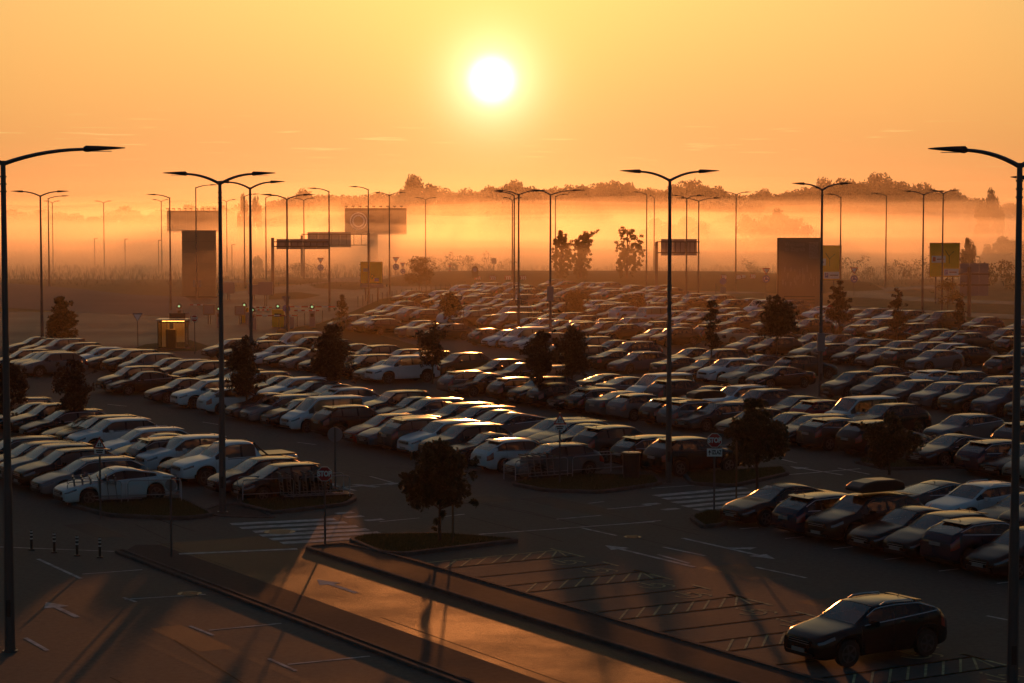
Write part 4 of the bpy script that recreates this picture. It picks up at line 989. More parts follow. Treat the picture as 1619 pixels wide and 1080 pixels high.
tl = [(12, 330, 44), (38, 333, 40), (70, 331, 44), (100, 334, 40), (130, 332, 44), (192, 325, 48), (214, 331, 36), (238, 334, 34), (262, 330, 34), (300, 322, 26), (330, 325, 36), (352, 318, 30), (438, 314, 36), (455, 311, 34), (476, 297, 34), (492, 306, 32), (510, 306, 32), (528, 312, 30), (542, 302, 34), (562, 308, 34),
      (580, 303, 34), (600, 302, 36), (620, 304, 34), (640, 298, 36), (690, 292, 46), (716, 297, 40), (737, 296, 40), (757, 298, 38), (778, 292, 42), (800, 287, 44), (812, 283, 40), (836, 292, 40), (856, 291, 38), (880, 294, 40), (903, 286, 42), (925, 290, 40), (946, 285, 44), (968, 284, 42), (988, 286, 42), (1010, 290, 42),
      (1032, 296, 40), (1052, 300, 40), (1068, 290, 38), (1088, 281, 44), (1108, 291, 38), (1128, 292, 42), (1150, 300, 40), (1172, 306, 36), (1190, 302, 32), (1212, 297, 38), (1234, 303, 34), (1252, 300, 34), (1268, 294, 34), (1284, 290, 36), (1302, 278, 36), (1325, 275, 40), (1345, 282, 38), (1362, 284, 38), (1392, 271, 44), (1414, 284, 38),
      (1445, 277, 42), (1462, 287, 34), (1484, 296, 38), (1505, 297, 36), (1525, 306, 34), (1545, 312, 34), (1604, 320, 34)]
land = [(60, 'far left misty edge'), (230, 'lone field lamp'), (420, 'misty billboard behind the pylon'), (560, 'overhead gantries'), (680, 'big emblem billboard'), (830, 'sun'), (960, 'lamp cluster and birches'), (1090, 'central lamp'), (1200, 'lamp on the bank'), (1300, 'welcome board'), (1420, 'curved far road'), (1530, 'far yellow sign'), (1700, 'right edge')]
word = ['round', 'broad', 'narrow', 'bushy', 'low', 'pointed', 'full']
cnt = {}
rl = random.Random(4)
for i, (px, yt, wp) in enumerate(tl):
    w0 = [l for lim, l in land if px < lim][0]; k = cnt.get(w0, 0); cnt[w0] = k + 1
    far_tree(px, yt, wp * 1.55, 780 + rl.uniform(-60, 90) + (60 if px < 330 else 0), '%s misty tree, %s from the left above the %s' % (word[i % 7], ORD[k % 8], w0), i)
far_tree(658, 273, 64, 760, 'tallest airy tree of the far tree line, standing up left of the sun', 3)
far_tree(1564, 296, 42, 560, 'separate round dark tree near the right edge, apart from the tree line', 5)
far_tree(385, 304, 20, 560, 'left narrow poplar behind the lamps', 2, 'poplars', 'poplar_tree'); far_tree(406, 303, 19, 560, 'right narrow poplar behind the lamps', 6, 'poplars', 'poplar_tree')
# a lower second line in the mist
for i, (px, yt, wp, D) in enumerate([(1040, 344, 60, 560), (1090, 340, 60, 560), (1190, 332, 60, 520), (1225, 328, 60, 520), (1262, 340, 50, 520), (1580, 372, 60, 400), (1608, 378, 50, 390), (1640, 368, 60, 390), (1565, 392, 40, 395), (408, 400, 16, 380)]):
    far_tree(px, yt, wp, D, ['dim round tree in the mist behind the small gantry', 'dim round tree in the mist at the central lamp', 'dim broad tree in the mist above the bank lamp', 'dim tall tree in the mist left of the welcome board', 'dim low tree in the mist behind the welcome board',
        'tall leafy thicket tree at the right edge by the grey board', 'thicket tree next to the right lamp pole', 'thicket tree behind the right lamp pole', 'low thicket tree left of the right edge thicket', 'slender conical tree in the mist left of the gantry'][i], i + 2, 'misty trees nearer than the tree line')
far_tree(1532, 372, 26, 300, 'bare spindly tree behind the grey sign back', 1, 'misty trees nearer than the tree line')
# the wood behind the first trees reads as one mass
rs = np.random.RandomState(55); cl = []
for px in range(330, 1640, 5):
    yt = np.interp(px, [330, 380, 430, 480, 560, 640, 700, 760, 820, 900, 960, 1040, 1100, 1180, 1250, 1300, 1400, 1480, 1560, 1640], [330, 330, 322, 312, 313, 309, 304, 306, 297, 301, 295, 305, 300, 312, 312, 296, 293, 306, 322, 328])
    D = 900 + rs.uniform(-30, 40); X, Y, Z = AT(px, yt + rs.uniform(-3, 5), D)
    for q in (0, .33, .66): cl.append((X + rs.normal() * 2, D, max(1.5, Z - 2 - q * Z * .95), rs.uniform(2.2, 3.6)))
tag(link('woodland', foliage(rs, cl, 26, .55, 0, 'woodland', M_LEAFF)), 'far wood behind the tree line, melting into the mist', 'woodland', kind='stuff')
# shrubs on the field
SB = []
for s in range(4):
    rs = np.random.RandomState(300 + s); cl = [(rs.uniform(-.5, .5), rs.uniform(-.3, .3), rs.uniform(.1, .75) , rs.uniform(.12, .22)) for i in range(16)]
    SB.append(foliage(rs, cl, 900, .035, 0, 'shrub', M_LEAFF))
for i, (px, yt, yb, wp) in enumerate([(445, 414, 438, 40), (475, 410, 438, 44), (505, 418, 438, 36), (690, 398, 437, 30), (716, 392, 437, 34), (742, 396, 437, 30), (768, 390, 436, 28), (800, 404, 437, 30), (1190, 404, 440, 34), (1330, 398, 442, 40), (1370, 394, 444, 44), (1410, 404, 446, 36), (1440, 398, 448, 40), (1470, 408, 450, 30), (1320, 410, 442, 30), (430, 424, 440, 40), (1560, 396, 462, 60), (1590, 400, 464, 60), (1620, 392, 466, 60)]):
    x, y = G(px, yb); y += 14; X, _, Z = AT(px, yt, y); o = link('shrub', SB[i % 4], None, (X, y, -.8)); o.scale = (wp / FPX * y, wp / FPX * y, (Z + .8)); o.rotation_euler[2] = i
    tag(o, ['hazy shrub on the field behind the near gantry, leftmost', 'hazy shrub on the field behind the near gantry post', 'hazy shrub on the field under the gantry panel', 'hazy shrub in the golden mist right of the small airy tree', 'taller hazy shrub in the golden mist left of the striped post', 'hazy shrub behind the striped marker post',
        'narrow hazy shrub in the brightest mist', 'low hazy shrub at the lamp cluster', 'hazy shrub left of the welcome board', 'hazy shrub right of the nearer yellow sign', 'hazy shrub behind the right sign pair', 'hazy low shrub at the curve lamp', 'hazy shrub left of the far lamps', 'hazy low shrub behind the far lamps',
        'low hazy shrub behind the nearer yellow sign', 'flat hazy shrub on the verge left of the gantry', 'dense shrub behind the grey sign back', 'dense shrub between grey sign back and right lamp', 'dense shrub at the right edge of the mist'][i], 'shrub', 'hazy shrubs on the field')
# wisps of tall grass on the field (uncountable)
rs = np.random.RandomState(9); n = 9000; P = np.empty((n, 3)); P[:, 0] = rs.uniform(-95, 110, n); P[:, 1] = rs.uniform(300, 420, n); P[:, 2] = -.3
A = np.zeros((n, 3)); A[:, 2] = rs.uniform(.3, .8, n); A[:, 0] = rs.normal(size=n) * .1; B = rs.normal(size=(n, 3)) * .12; B[:, 2] = 0
tag(link('tall_grass', quad_mesh('tall_grass', P, A, B, M_LEAFF)), 'rough tall grass on the misty field beyond the bank', 'grass', kind='stuff')

# nose (or tail) line v, then the photo x of each car's left end, from which its place along the row follows
def u_from_x(x, vn):
    lo, hi = 20.0, 260.0
    for _ in range(50):
        m = (lo + hi) / 2; X, Y = UV(m, vn)
        if Y < 5 or pix(X, Y, .3)[0] > x: lo = m
        else: hi = m
    return lo - .75
ROWX = [
 (26.3, 'front left row', 'cW:84 wS+:48 vK+:20 vS:-4 wG:-34 wK:-60'),
 (32.2, 'second left row', 'xK:356 hM:325 pW:270 hM:248 vW:213 wKr:196 sK:172 wW+:145 vW:104 vK:86 sK:64 wK:29 vK:8 sK:-20 wG:-45 hK:-70'),
 (44.5, 'middle row', 'hS:795 hWr:744 cD:690 vG:660 vW:627 vGr:597 wA+:563 hR:541 vKr:490 kW:442 hK:411 wS:378 sG:354 hWr:311 vW:269 sB:227 sK:167 vK:152 vS:31 vG:21 sG:4 wK:-14'),
 (50.0, 'second middle row', 'vKr:1014 wKr:962 vGr:902 sK:847 wK:826 wS:803 cS:734 sM:714 wK:688 wG:655 wS:610 sK:585 vK:562 wWr:498 sG:462 hK:438 wW:405 cK:380 wK:350 hG:325 sK:298 vK:270 wG+:235 sK:212 xS:185 vK:160 wG:132 hW:112 sK:92 wK:70 vS:50 wD:28 sG:8'),
 (44.5, 'front right row', 'sK:1137 wBr:1219 vKb:1270 sK:1338 hK:1392 gBr:1454 hK:1522 sG:1600'),
 (50.2, 'second right row', 'cGr:1398 gW+:1456 sG:1528 vD:1572'),
 (32.3, 'empty hatched bays', 'gK+:1236'),
 (61.3, 'far middle row', 'hC:1582 sK:1546 wBr:1508 cK:1430 vKr:1320 gGr:1258 wK:1215 sN:1180 sK:1128 wG:1066 wSrb:1038 hKr:1008 hSr:957 sSr:925 wKr:892 cK:862 hKr:830 vK:800 wKr:768 cK:708 wSr:690 LW:577 sC:557 . vK:530 sG:505 wK:470 wS:440 sK:415 hW:392 vK:365 sK:345 wG:318'),
]
ROWS = []
FAR_ROWS = [
 (66.9, 60, 166, 'seventh row', .8),
 (78.9, 62, 132, 'eighth row', .92), (84.8, 64, 175, 'ninth row', .74),
 (96.4, 70, 195, 'tenth row', .84), (102.3, 75, 200, 'eleventh row', .68),
 (113.9, 85, 220, 'twelfth row', .76), (119.8, 85, 225, 'thirteenth row', .66),
 (131.4, 95, 240, 'fourteenth row', .78), (137.3, 95, 245, 'fifteenth row', .7), (148.9, 95, 250, 'last row', .7)]
SPECIAL = {}
TURN = {}

# ================================================================ CARS
M_CARP = mat('car_paint', (1, 1, 1), .24, .0, coat=.0, spec=.42, objcol=True, noise=(1.3, .06))
M_TRIM = mat('car_trim', (.012, .012, .013), .35)
M_GLAS = glass_mat('car_glass', (.50, .52, .49), .09, .15)
M_GLSD = glass_mat('car_side_glass', (.62, .62, .58), .0, .20)
M_CAB = mat('car_cabin', (.02, .019, .018), .8)
M_HEAD = mat('headlight_glass', (.10, .11, .12), .12, .5, coat=1)
M_TAIL = mat('tail_light_red', (.28, .008, .008), .15, coat=1)
M_RIM = mat('alloy', (.12, .125, .13), .35, .7)
M_PLATE = mat('number_plate', (.26, .26, .25), .5)
M_CHROME = mat('chrome', (.8, .8, .8), .3, .9)
K = 11
def smooth_profile(pts, X, sg=.07):
    xs = np.array([p[0] for p in pts]); zs = np.array([p[1] for p in pts]); L = xs[-1]
    d = np.linspace(-.5, L + .5, 900); z = np.interp(d, xs, zs); st = d[1] - d[0]; k = np.arange(-40, 41) * st; g = np.exp(-(k / sg) ** 2 / 2); g /= g.sum()
    zp = np.pad(z, 40, mode='edge'); z = np.convolve(zp, g, 'valid'); return np.interp(X, d, z)
SPEC = {
 # L, W, H, nose, cowl z, cowl x, header x, roof end x, backlight base x, backlight z, tail z, belt front, belt rear, side window end, sill, wheel r, fx, rx, roof narrowing
 's': (4.72, 1.84, 1.45, .74, .97, 1.28, 2.02, 3.15, 4.0, 1.10, 1.05, .90, 1.00, 3.75, .20, .33, .90, 3.72, .70),
 'h': (4.28, 1.80, 1.48, .76, .99, 1.12, 1.82, 3.35, 4.12, 1.05, .92, .92, 1.03, 3.75, .20, .32, .84, 3.46, .73),
 'w': (4.70, 1.83, 1.49, .75, .98, 1.22, 1.95, 3.85, 4.55, 1.05, .92, .91, 1.01, 4.25, .20, .33, .90, 3.68, .74),
 'v': (4.48, 1.86, 1.66, .93, 1.13, 1.15, 1.80, 3.60, 4.30, 1.20, 1.05, 1.06, 1.17, 4.02, .26, .36, .88, 3.58, .75),
 'g': (4.34, 1.80, 1.55, .88, 1.05, 1.15, 1.85, 3.35, 4.24, 1.18, 1.02, 1.02, 1.20, 3.85, .25, .36, .86, 3.56, .73),
 'c': (4.68, 1.84, 1.42, .76, .96, 1.30, 2.10, 2.95, 4.25, 1.08, 1.02, .90, 1.02, 3.80, .19, .35, .92, 3.75, .68),
 'x': (4.35, 1.82, 1.60, .84, 1.05, .85, 1.75, 3.60, 4.22, 1.10, .95, .96, 1.07, 3.95, .21, .33, .84, 3.52, .76),
 'k': (4.45, 1.80, 1.83, .86, 1.12, .85, 1.55, 4.12, 4.38, 1.20, 1.0, .98, 1.04, 4.18, .21, .33, .84, 3.60, .84),
 'm': (4.95, 1.92, 1.96, .95, 1.22, .65, 1.35, 4.75, 4.90, 1.25, 1.0, 1.08, 1.10, 4.60, .24, .35, .92, 3.95, .88),
 'L': (4.90, 2.00, 1.85, 1.00, 1.20, 1.25, 1.90, 4.30, 4.72, 1.25, 1.1, 1.14, 1.22, 4.45, .30, .39, .92, 3.86, .80),
 'p': (5.30, 1.88, 1.82, .98, 1.20, 1.30, 1.95, 3.20, 3.55, 1.16, 1.14, 1.10, 1.12, 3.28, .34, .39, .95, 4.15, .76)}
def build_car(kind, rail=False, closed=False):
    (L, W, H, hn, hc, xc, xh, xr, xq, hq, ht, bf, br, xe, sill, rw, fx, rx, nar) = SPEC[kind]
    zt_p = [(0, hn - .16), (.03, hn - .09), (.10, hn - .02), (.25, hn + .02), (xc * .6, hc - .07), (xc, hc), (xh, H - .055), (xh + .25, H - .02), ((xh + xr) / 2, H), (xr, H - .06 if kind in 'sc' else H - .035), (xq, hq)]
    if kind in 'sc': zt_p += [(L - .12, ht), (L - .04, ht - .03), (L, ht - .12)]
    elif kind == 'p': zt_p += [(xq + .03, ht), (L - .06, ht), (L, ht - .05)]
    else: zt_p += [(L - .04, ht), (L, ht - .12)]
    key = [0, .02, .05, .10, .17, .28, .42, xc, xh, xr, xq, xe, L - .42, L - .28, L - .17, L - .10, L - .05, L - .02, L]
    xw0 = xc + .42; xb = xc + (xe - xc) * .47; xcp = xe - (.62 if kind in 'wvxkmL' else .45)
    if kind == 'p': xb = 2.62; xcp = None
    key += [xw0, xb - .045, xb + .045] + ([xcp - .03, xcp + .03] if xcp else [])
    for xw in (fx, rx):
        Ra = rw + .065; key += [xw + Ra * math.cos(t * math.pi / 10) for t in range(11)] + [xw - Ra - .005, xw + Ra + .005]
    base = np.arange(.55, L - .4, .17)
    key = sorted(key); X = list(key)
    for b_ in base:
        if min(abs(b_ - q) for q in key) > .06: X.append(b_)
    X = sorted(X); Y = [X[0]]
    for q in X[1:]:
        if q - Y[-1] > .004: Y.append(q)
    X = np.array(Y); n = len(X)
    Z = smooth_profile(zt_p, X, .035 if kind in 'kmpL' else .055)
    zb = smooth_profile([(0, hn - .20), (.3, hn - .06), (xc, bf - .0), (xe, br), (L - .3, br - (.0 if kind not in 'sc' else .02)), (L, min(br, ht) - .14)], X, .08)
    zb = np.minimum(zb, Z - .018)
    lo = smooth_profile([(0, sill + .02), (.12, sill - .02), (.4, sill), (L - .4, sill), (L - .1, sill + .04), (L, sill + .12)], X, .05)
    for xw in (fx, rx):
        Ra = rw + .065; dx = np.abs(X - xw); m = dx < Ra + .001; arch = rw + np.sqrt(np.maximum(0, Ra * Ra - dx * dx)); lo = np.where(m, np.maximum(lo, arch), lo)
    hw = W / 2 * smooth_profile([(0, .76), (.05, .84), (.12, .90), (.28, .955), (.55, .985), (1.0, 1), (L - .9, 1), (L - .3, .965), (L - .12, .92), (L - .04, .87), (L, .82)], X, .03)
    flare = np.zeros(n)
    for xw in (fx, rx): flare += .022 * np.exp(-((X - xw) / (rw + .12)) ** 4)
    gh = np.clip((Z - zb - .03) / .45, 0, 1)
    V = np.zeros((n, 2 * K + 1, 3))
    for i in range(n):
        w_, l0, b0, z0 = hw[i], lo[i], zb[i], Z[i]; yr = w_ * (.86 + (nar - .86) * gh[i]); zr = z0 - .015 - .045 * gh[i]; zr = max(zr, b0 + .004)
        wf = w_ + flare[i]
        S = [(wf * .90, l0), (wf * .985, l0 + .035), (wf, l0 + (b0 - l0) * .32), (wf * .995, l0 + (b0 - l0) * .60), (w_ * .985, l0 + (b0 - l0) * .86), (w_ * .950, b0)]
        by, bz = w_ * .950, b0
        for t in (.07, .90): S.append((by + (yr - by) * t - .012 * gh[i] * (t < .5), bz + (zr - bz) * t))
        S += [(yr, zr), (yr * .88, zr + (z0 - zr) * .45), (yr * .45, z0 - .008), (0, z0)]
        for k, (y, z) in enumerate(S):
            ox = 0
            if X[i] < .16: ox = -.075 * math.exp(-((z - .46) / .2) ** 2) * (1 - X[i] / .16) * (1 - .5 * (y / w_) ** 2) - .05 * (1 - X[i] / .16) * (1 - (y / w_) ** 2)
            if X[i] > L - .16: ox = (.07 * math.exp(-((z - .5) / .2) ** 2) + .03) * (1 - (L - X[i]) / .16) * (1 - .6 * (y / w_) ** 2)
            V[i, k] = (X[i] + ox, -y, z); V[i, 2 * K - k] = (X[i] + ox, y, z)
    V[:, :, 0] -= L / 2
    V[:, :, 0] *= -1            # nose towards +X
    nr = 2 * K + 1
    body = []; bmi = []; parts = {}
    def fc(i, k): return ((i, k), (i, k + 1), (i + 1, k + 1), (i + 1, k))
    for i in range(n - 1):
        xm = (X[i] + X[i + 1]) / 2 ; 
        for k in range(nr - 1):
            kk = k if k < K else 2 * K - 1 - k; side = 0 if k < K else 1; f = fc(i, k); where = 'body'
            if kk == 6 and xw0 < xm < xe and not (closed and xm > xb):
                if abs(xm - xb) < .045 or (xcp and abs(xm - xcp) < .03): where = 'trim'
                else: where = ('side_window', side, 0 if xm < xb else (1 if not xcp or xm < xcp else 2))
            elif kk == 6 and xc + .12 < xm < xw0: where = 'trim'
            elif kk >= 9 and xc + .03 < xm < xh - .02: where = ('windscreen', 0, 0)
            elif kk >= 9 and xr + .08 < xm < xq - .05 and kind not in 'm' and not closed: where = ('rear_window', 0, 0)
            if where == 'body' or where == 'trim': body.append(f); bmi.append(1 if where == 'trim' else 0)
            else: parts.setdefault(where, []).append(f)
            if kk == 4 and .0 < xm < .36: parts.setdefault(('headlight', side, 0), []).append(f)
            if kk in ((3, 4) if kind in 'sch' else (3, 4, 5)) and xm > L - .28: parts.setdefault(('tail_light', side, 0), []).append(f)
            if kk <= 1 and kind in 'vgLp': bmi[-1] = 1 if kk == 0 or (kk == 1 and V[i, 1, 2] < .9 and any(abs(xm - q) < rw + .14 for q in (fx, rx))) else bmi[-1]
    for e in (0, n - 1):
        for k in range(K):
            f = ((e, k), (e, 2 * K - k), (e, 2 * K - k - 1), (e, k + 1)) if k < K - 1 else ((e, k), (e, k + 2), (e, k + 1))
            body.append(f if e == 0 else tuple(reversed(f))); bmi.append(1 if k == 0 else 0)
    def mk_mesh(name, faces, mats, off=0.0, mi=None, dxo=0.0):
        idx = {}; vs = []; fs = []
        for f in faces:
            ff = []
            for (i, k) in f:
                if (i, k) not in idx:
                    idx[(i, k)] = len(vs); p = V[i, k].copy()
                    p[1] += off * (1 if p[1] > 0 else -1) * (1 if abs(p[1]) > .02 else 0); p[0] += dxo
                    if name in ('windscreen', 'rear_window'): p[2] -= .012; p[1] -= off * (1 if p[1] > 0 else -1)
                    vs.append(tuple(p))
                ff.append(idx[(i, k)])
            fs.append(tuple(ff))
        me = bpy.data.meshes.new(name); me.from_pydata(vs, [], fs)
        for m in mats: me.materials.append(m)
        if mi: me.polygons.foreach_set('material_index', mi)
        me.polygons.foreach_set('use_smooth', [True] * len(fs)); me.update()
        return me
    out = [('body', mk_mesh('body', body, [M_CARP, M_TRIM], 0, bmi), None, True)]
    for key_, faces in sorted(parts.items()):
        nm = key_[0]
        if nm == 'headlight': me = mk_mesh(nm, faces, [M_HEAD], .007, None, .006)
        elif nm == 'tail_light': me = mk_mesh(nm, faces, [M_TAIL], .007, None, -.006)
        elif nm == 'side_window': me = mk_mesh(nm, faces, [M_GLSD], -.010)
        else: me = mk_mesh(nm, faces, [M_GLAS])
        out.append((nm, me, None, False))
    XF = lambda x: L / 2 - x
    # cabin
    b = MB(); b.box((XF(L / 2), 0, .34), (L - .35, W - .52, .24)); b.box((XF(xc + .2), 0, bf - .14), (.45, W - .3, .22))
    yb = bf - .05
    for xs in ([xc + 1.05, xe - .95] if kind != 'p' else [xc + 1.05]) + ([xe - 2.0] if kind == 'm' else []):
        for s in (-1, 1):
            b.box((XF(xs), s * W * .21, .72), (.16, .46, .62), 0, Matrix.Rotation(-.22, 3, 'Y')); b.box((XF(xs + .16), s * W * .21, bf + .20), (.09, .25, .17))
            b.box((XF(xs - .25), s * W * .21, .50), (.5, .46, .14))
    if kind not in 'p': b.box((XF(xe - .1), 0, .66), (.9, W - .5, .3))
    sx = XF(xc + .62); b.tube([(sx, .36 + .17 * math.cos(q * .785), bf - .05 + .17 * math.sin(q * .785)) for q in range(9)], .018, 5)
    b.box((XF(xh + .02), 0, H - .16), (.03, .22, .07))
    out.append(('cabin', b.mesh('cabin', M_CAB), None, False))
    # wheels
    tm = MB(); tm.tube([(0, -.10, 0), (0, -.09, 0), (0, .09, 0), (0, .10, 0)], [rw - .025, rw, rw, rw - .025], 22); ty = tm.mesh('tyre', M_RUB)
    rm = MB(); rr_ = rw * .66
    for sgn in (-1, 1):
        ys = sgn * .102
        for k in range(5):
            a = k * 1.2566; c, s_ = math.cos(a), math.sin(a); cb, sb = math.cos(a + .35), math.sin(a + .35); ca, sa = math.cos(a - .35), math.sin(a - .35)
            rm.add([(c * .03 - s_ * .03, ys, s_ * .03 + c * .03), (c * .03 + s_ * .03, ys, s_ * .03 - c * .03), (ca * .12 + c * (rr_ - .1), ys, sa * .12 + s_ * (rr_ - .1)), (cb * .12 + c * (rr_ - .1), ys, sb * .12 + s_ * (rr_ - .1))], [(0, 1, 2, 3)])
        nseg = 20; v0 = [(q * math.cos(k * 2 * math.pi / nseg), ys, q * math.sin(k * 2 * math.pi / nseg)) for q in (rr_, rr_ - .035) for k in range(nseg)]
        rm.add(v0, [(k, (k + 1) % nseg, nseg + (k + 1) % nseg, nseg + k) for k in range(nseg)])
        rm.tube([(0, ys - sgn * .01, 0), (0, ys + sgn * .006, 0)], .05, 8)
    rim = rm.mesh('rim', M_RIM)
    wl = [(XF(xw), s * (W / 2 - .115), rw) for xw in (fx, rx) for s in (-1, 1)]
    ex = []
    # mirrors
    for s in (-1, 1):
        b = MB(); my, mx_, mz = s * (W / 2 + .06), XF(xc + .52), bf + .06
        b.box((mx_, my, mz), (.13, .20, .13)); b.box((mx_ - .0, s * (W / 2 - .06), mz - .06), (.06, .12, .03)); ex.append(('wing_mirror', b.mesh('wing_mirror', M_CARP), None, True))
    b = MB(); b.box((XF(-.075), 0, hn - .23), (.05, W * .46, .12)); b.box((XF(-.085), 0, .33), (.05, W * .6, .1)); ex.append(('grille', b.mesh('grille', M_TRIM), None, False))
    b = MB(); b.box((XF(-.105), 0, hn - .20), (.012, W * .44, .014)); b.box((XF(-.105), 0, hn - .26), (.012, W * .44, .012)); ex.append(('grille_bar', b.mesh('grille_bar', M_CHROME), None, False))
    ex.append(('number_plate', MB().box((XF(-.128), 0, .44), (.012, .52, .11)).mesh('number_plate', M_PLATE), None, False))
    zp = .95 if kind in 'vgkmLx' else .82; ex.append(('number_plate', MB().box((XF(L + .062), 0, zp - .1), (.03, .52, .11)).mesh('number_plate', M_PLATE), None, False))
    if kind in 'hwvgxkLm':
        zz = (hq + ht) / 2
    for s in (-1, 1):                                      # chrome line under the side glass
        pts = []
        for i in range(n):
            if xc + .25 < X[i] < xe + .1: p = V[i, 5 if s < 0 else 2 * K - 5]; pts.append((p[0], p[1] + s * .006, p[2] + .004))
        up = []
        for i in range(n):
            if xw0 - .1 < X[i] < xe + .1: p = V[i, 7 if s < 0 else 2 * K - 7]; up.append((p[0], p[1] + s * .007, p[2] + .004))
        ex.append(('window_line', MB().tube(pts, .013, 4).mesh('window_line', M_CHROME if kind in 'swcg' else M_TRIM), None, False))
        ex.append(('window_line', MB().tube(up, .013, 4).mesh('window_line', M_CHROME if kind in 'wcg' else M_TRIM), None, False))
    b = MB(); 
    for s in (-1, 1):
        for xd in (xb - .15, min(xe - .25, xb + .85)):
            i = int(np.argmin(abs(X - xd))); p = V[i, 4]; b.box((p[0], s * (abs(p[1]) + .008), p[2] - .03), (.19, .02, .025))
    ex.append(('door_handle', b.mesh('door_handle', M_CARP), None, True))
    b = MB(); b.tube([(XF(xr - .1), 0, H - .05), (XF(xr + .05), 0, H + .07)], [.016, .004], 5); ex.append(('aerial', b.mesh('aerial', M_TRIM), None, False))
    for side in (-1, 1):                                   # door shut lines
        b = MB()
        for xd in (xc + .18, xb, xe - .35 if kind != 'p' else 3.4):
            i = int(np.argmin(abs(X - xd))); pts = [V[i, k if side < 0 else 2 * K - k] for k in (1, 2, 3, 4, 5)]; b.tube([(p[0], p[1] + side * .0015, p[2]) for p in pts], .0035, 4)
        ex.append(('shut_line', b.mesh('shut_line', M_TRIM), None, False))
    if kind not in 'scp':
        b = MB(); i = int(np.argmin(abs(X - xr))); p = V[i, K]; b.box((p[0] - .12, 0, p[2] - .02), (.26, W * nar * .92, .03), 0, Matrix.Rotation(-.12, 3, 'Y')); ex.append(('roof_spoiler', b.mesh('roof_spoiler', M_CARP), None, True))
    rl_ = []
    if rail:
        for s in (-1, 1):
            i0, i1 = int(np.argmin(abs(X - xh - .15))), int(np.argmin(abs(X - xr + .1))); pts = []
            for i in range(i0, i1 + 1): p = V[i, 8 if s < 0 else 2 * K - 8]; up = .055 if i0 < i < i1 else .0; pts.append((p[0], p[1] - s * .03, p[2] + up + .01))
            rl_.append(('roof_rail', MB().tube(pts, .017, 5).mesh('roof_rail', M_CHROME if rail == 2 else M_TRIM), None, False))
    if kind == 'p':
        b = MB(); b.box((XF(4.4), 0, 1.17), (1.6, 1.5, .05)); rl_.append(('bed_cover', b.mesh('bed_cover', M_TRIM), None, False))
        b = MB()
        for s in (-1, 1): b.tube([(XF(3.5), s * .72, 1.14), (XF(3.3), s * .6, 1.74)], .05, 6); b.tube([(XF(3.9), s * .72, 1.16), (XF(3.32), s * .62, 1.66)], .04, 6)
        rl_.append(('styling_bar', b.mesh('styling_bar', M_TRIM), None, False))
    return dict(main=out, tyre=ty, rim=rim, wheels=wl, extra=ex, rails=rl_, L=L, H=H)
PROTO = {}
def proto(kind, rail=False, closed=False):
    k = (kind, rail, closed)
    if k not in PROTO: PROTO[k] = build_car(*k)
    return PROTO[k]
PAINT = {'W': ((.62, .64, .67), 'white'), 'S': ((.14, .145, .155), 'silver'), 'G': ((.04, .042, .044), 'grey'), 'K': ((.008, .008, .009), 'black'), 'D': ((.018, .018, .019), 'charcoal'),
         'B': ((.008, .016, .036), 'dark blue'), 'R': ((.30, .012, .012), 'red'), 'M': ((.055, .012, .012), 'maroon'), 'N': ((.05, .033, .02), 'brown'), 'C': ((.32, .28, .2), 'cream'), 'A': ((.07, .09, .12), 'blue-grey')}
KIND = {'s': 'saloon', 'h': 'hatchback', 'w': 'estate', 'v': 'suv', 'g': 'crossover', 'c': 'coupe', 'x': 'people carrier', 'k': 'van', 'm': 'minibus', 'L': 'off-roader', 'p': 'pickup'}
NAME = {'s': 'saloon_car', 'h': 'hatchback_car', 'w': 'estate_car', 'v': 'suv_car', 'g': 'crossover_car', 'c': 'coupe_car', 'x': 'people_carrier', 'k': 'small_van', 'm': 'minibus', 'L': 'off_road_car', 'p': 'pickup_truck'}
CARS = []     # (u, v, kind, paint, reversed, rail, row name)
rc = random.Random(21)
CS = .92          # the cars against the other measures
def put(u, v, tok, row):
    """token: kind + paint + flags (r = tail to the viewer, + = roof rails, b = roof box, q = blank sides)"""
    CARS.append([u, v, tok[0], tok[1], 'r' in tok[2:], '+' in tok[2:], row, 'b' in tok[2:], 'q' in tok[2:]])
def rowof(u0, vn, toks, row, pitch=2.5, tail=False):
    """nose line at v = vn (or tail line), cars from u0 upwards"""
    for k, t in enumerate(toks.split()):
        if t == '.': continue
        L = SPEC[t[0]][0]; put(u0 + k * pitch, vn + L / 2 + rc.uniform(-.15, .25), t, row)
for r_ in ROWS: rowof(*r_)
for vn, nm, txt in ROWX:
    for q in txt.split():
        if q == '.': continue
        tok, xx = q.split(':'); put(u_from_x(float(xx), vn), vn + SPEC[tok[0]][0] * CS / 2, tok, nm)
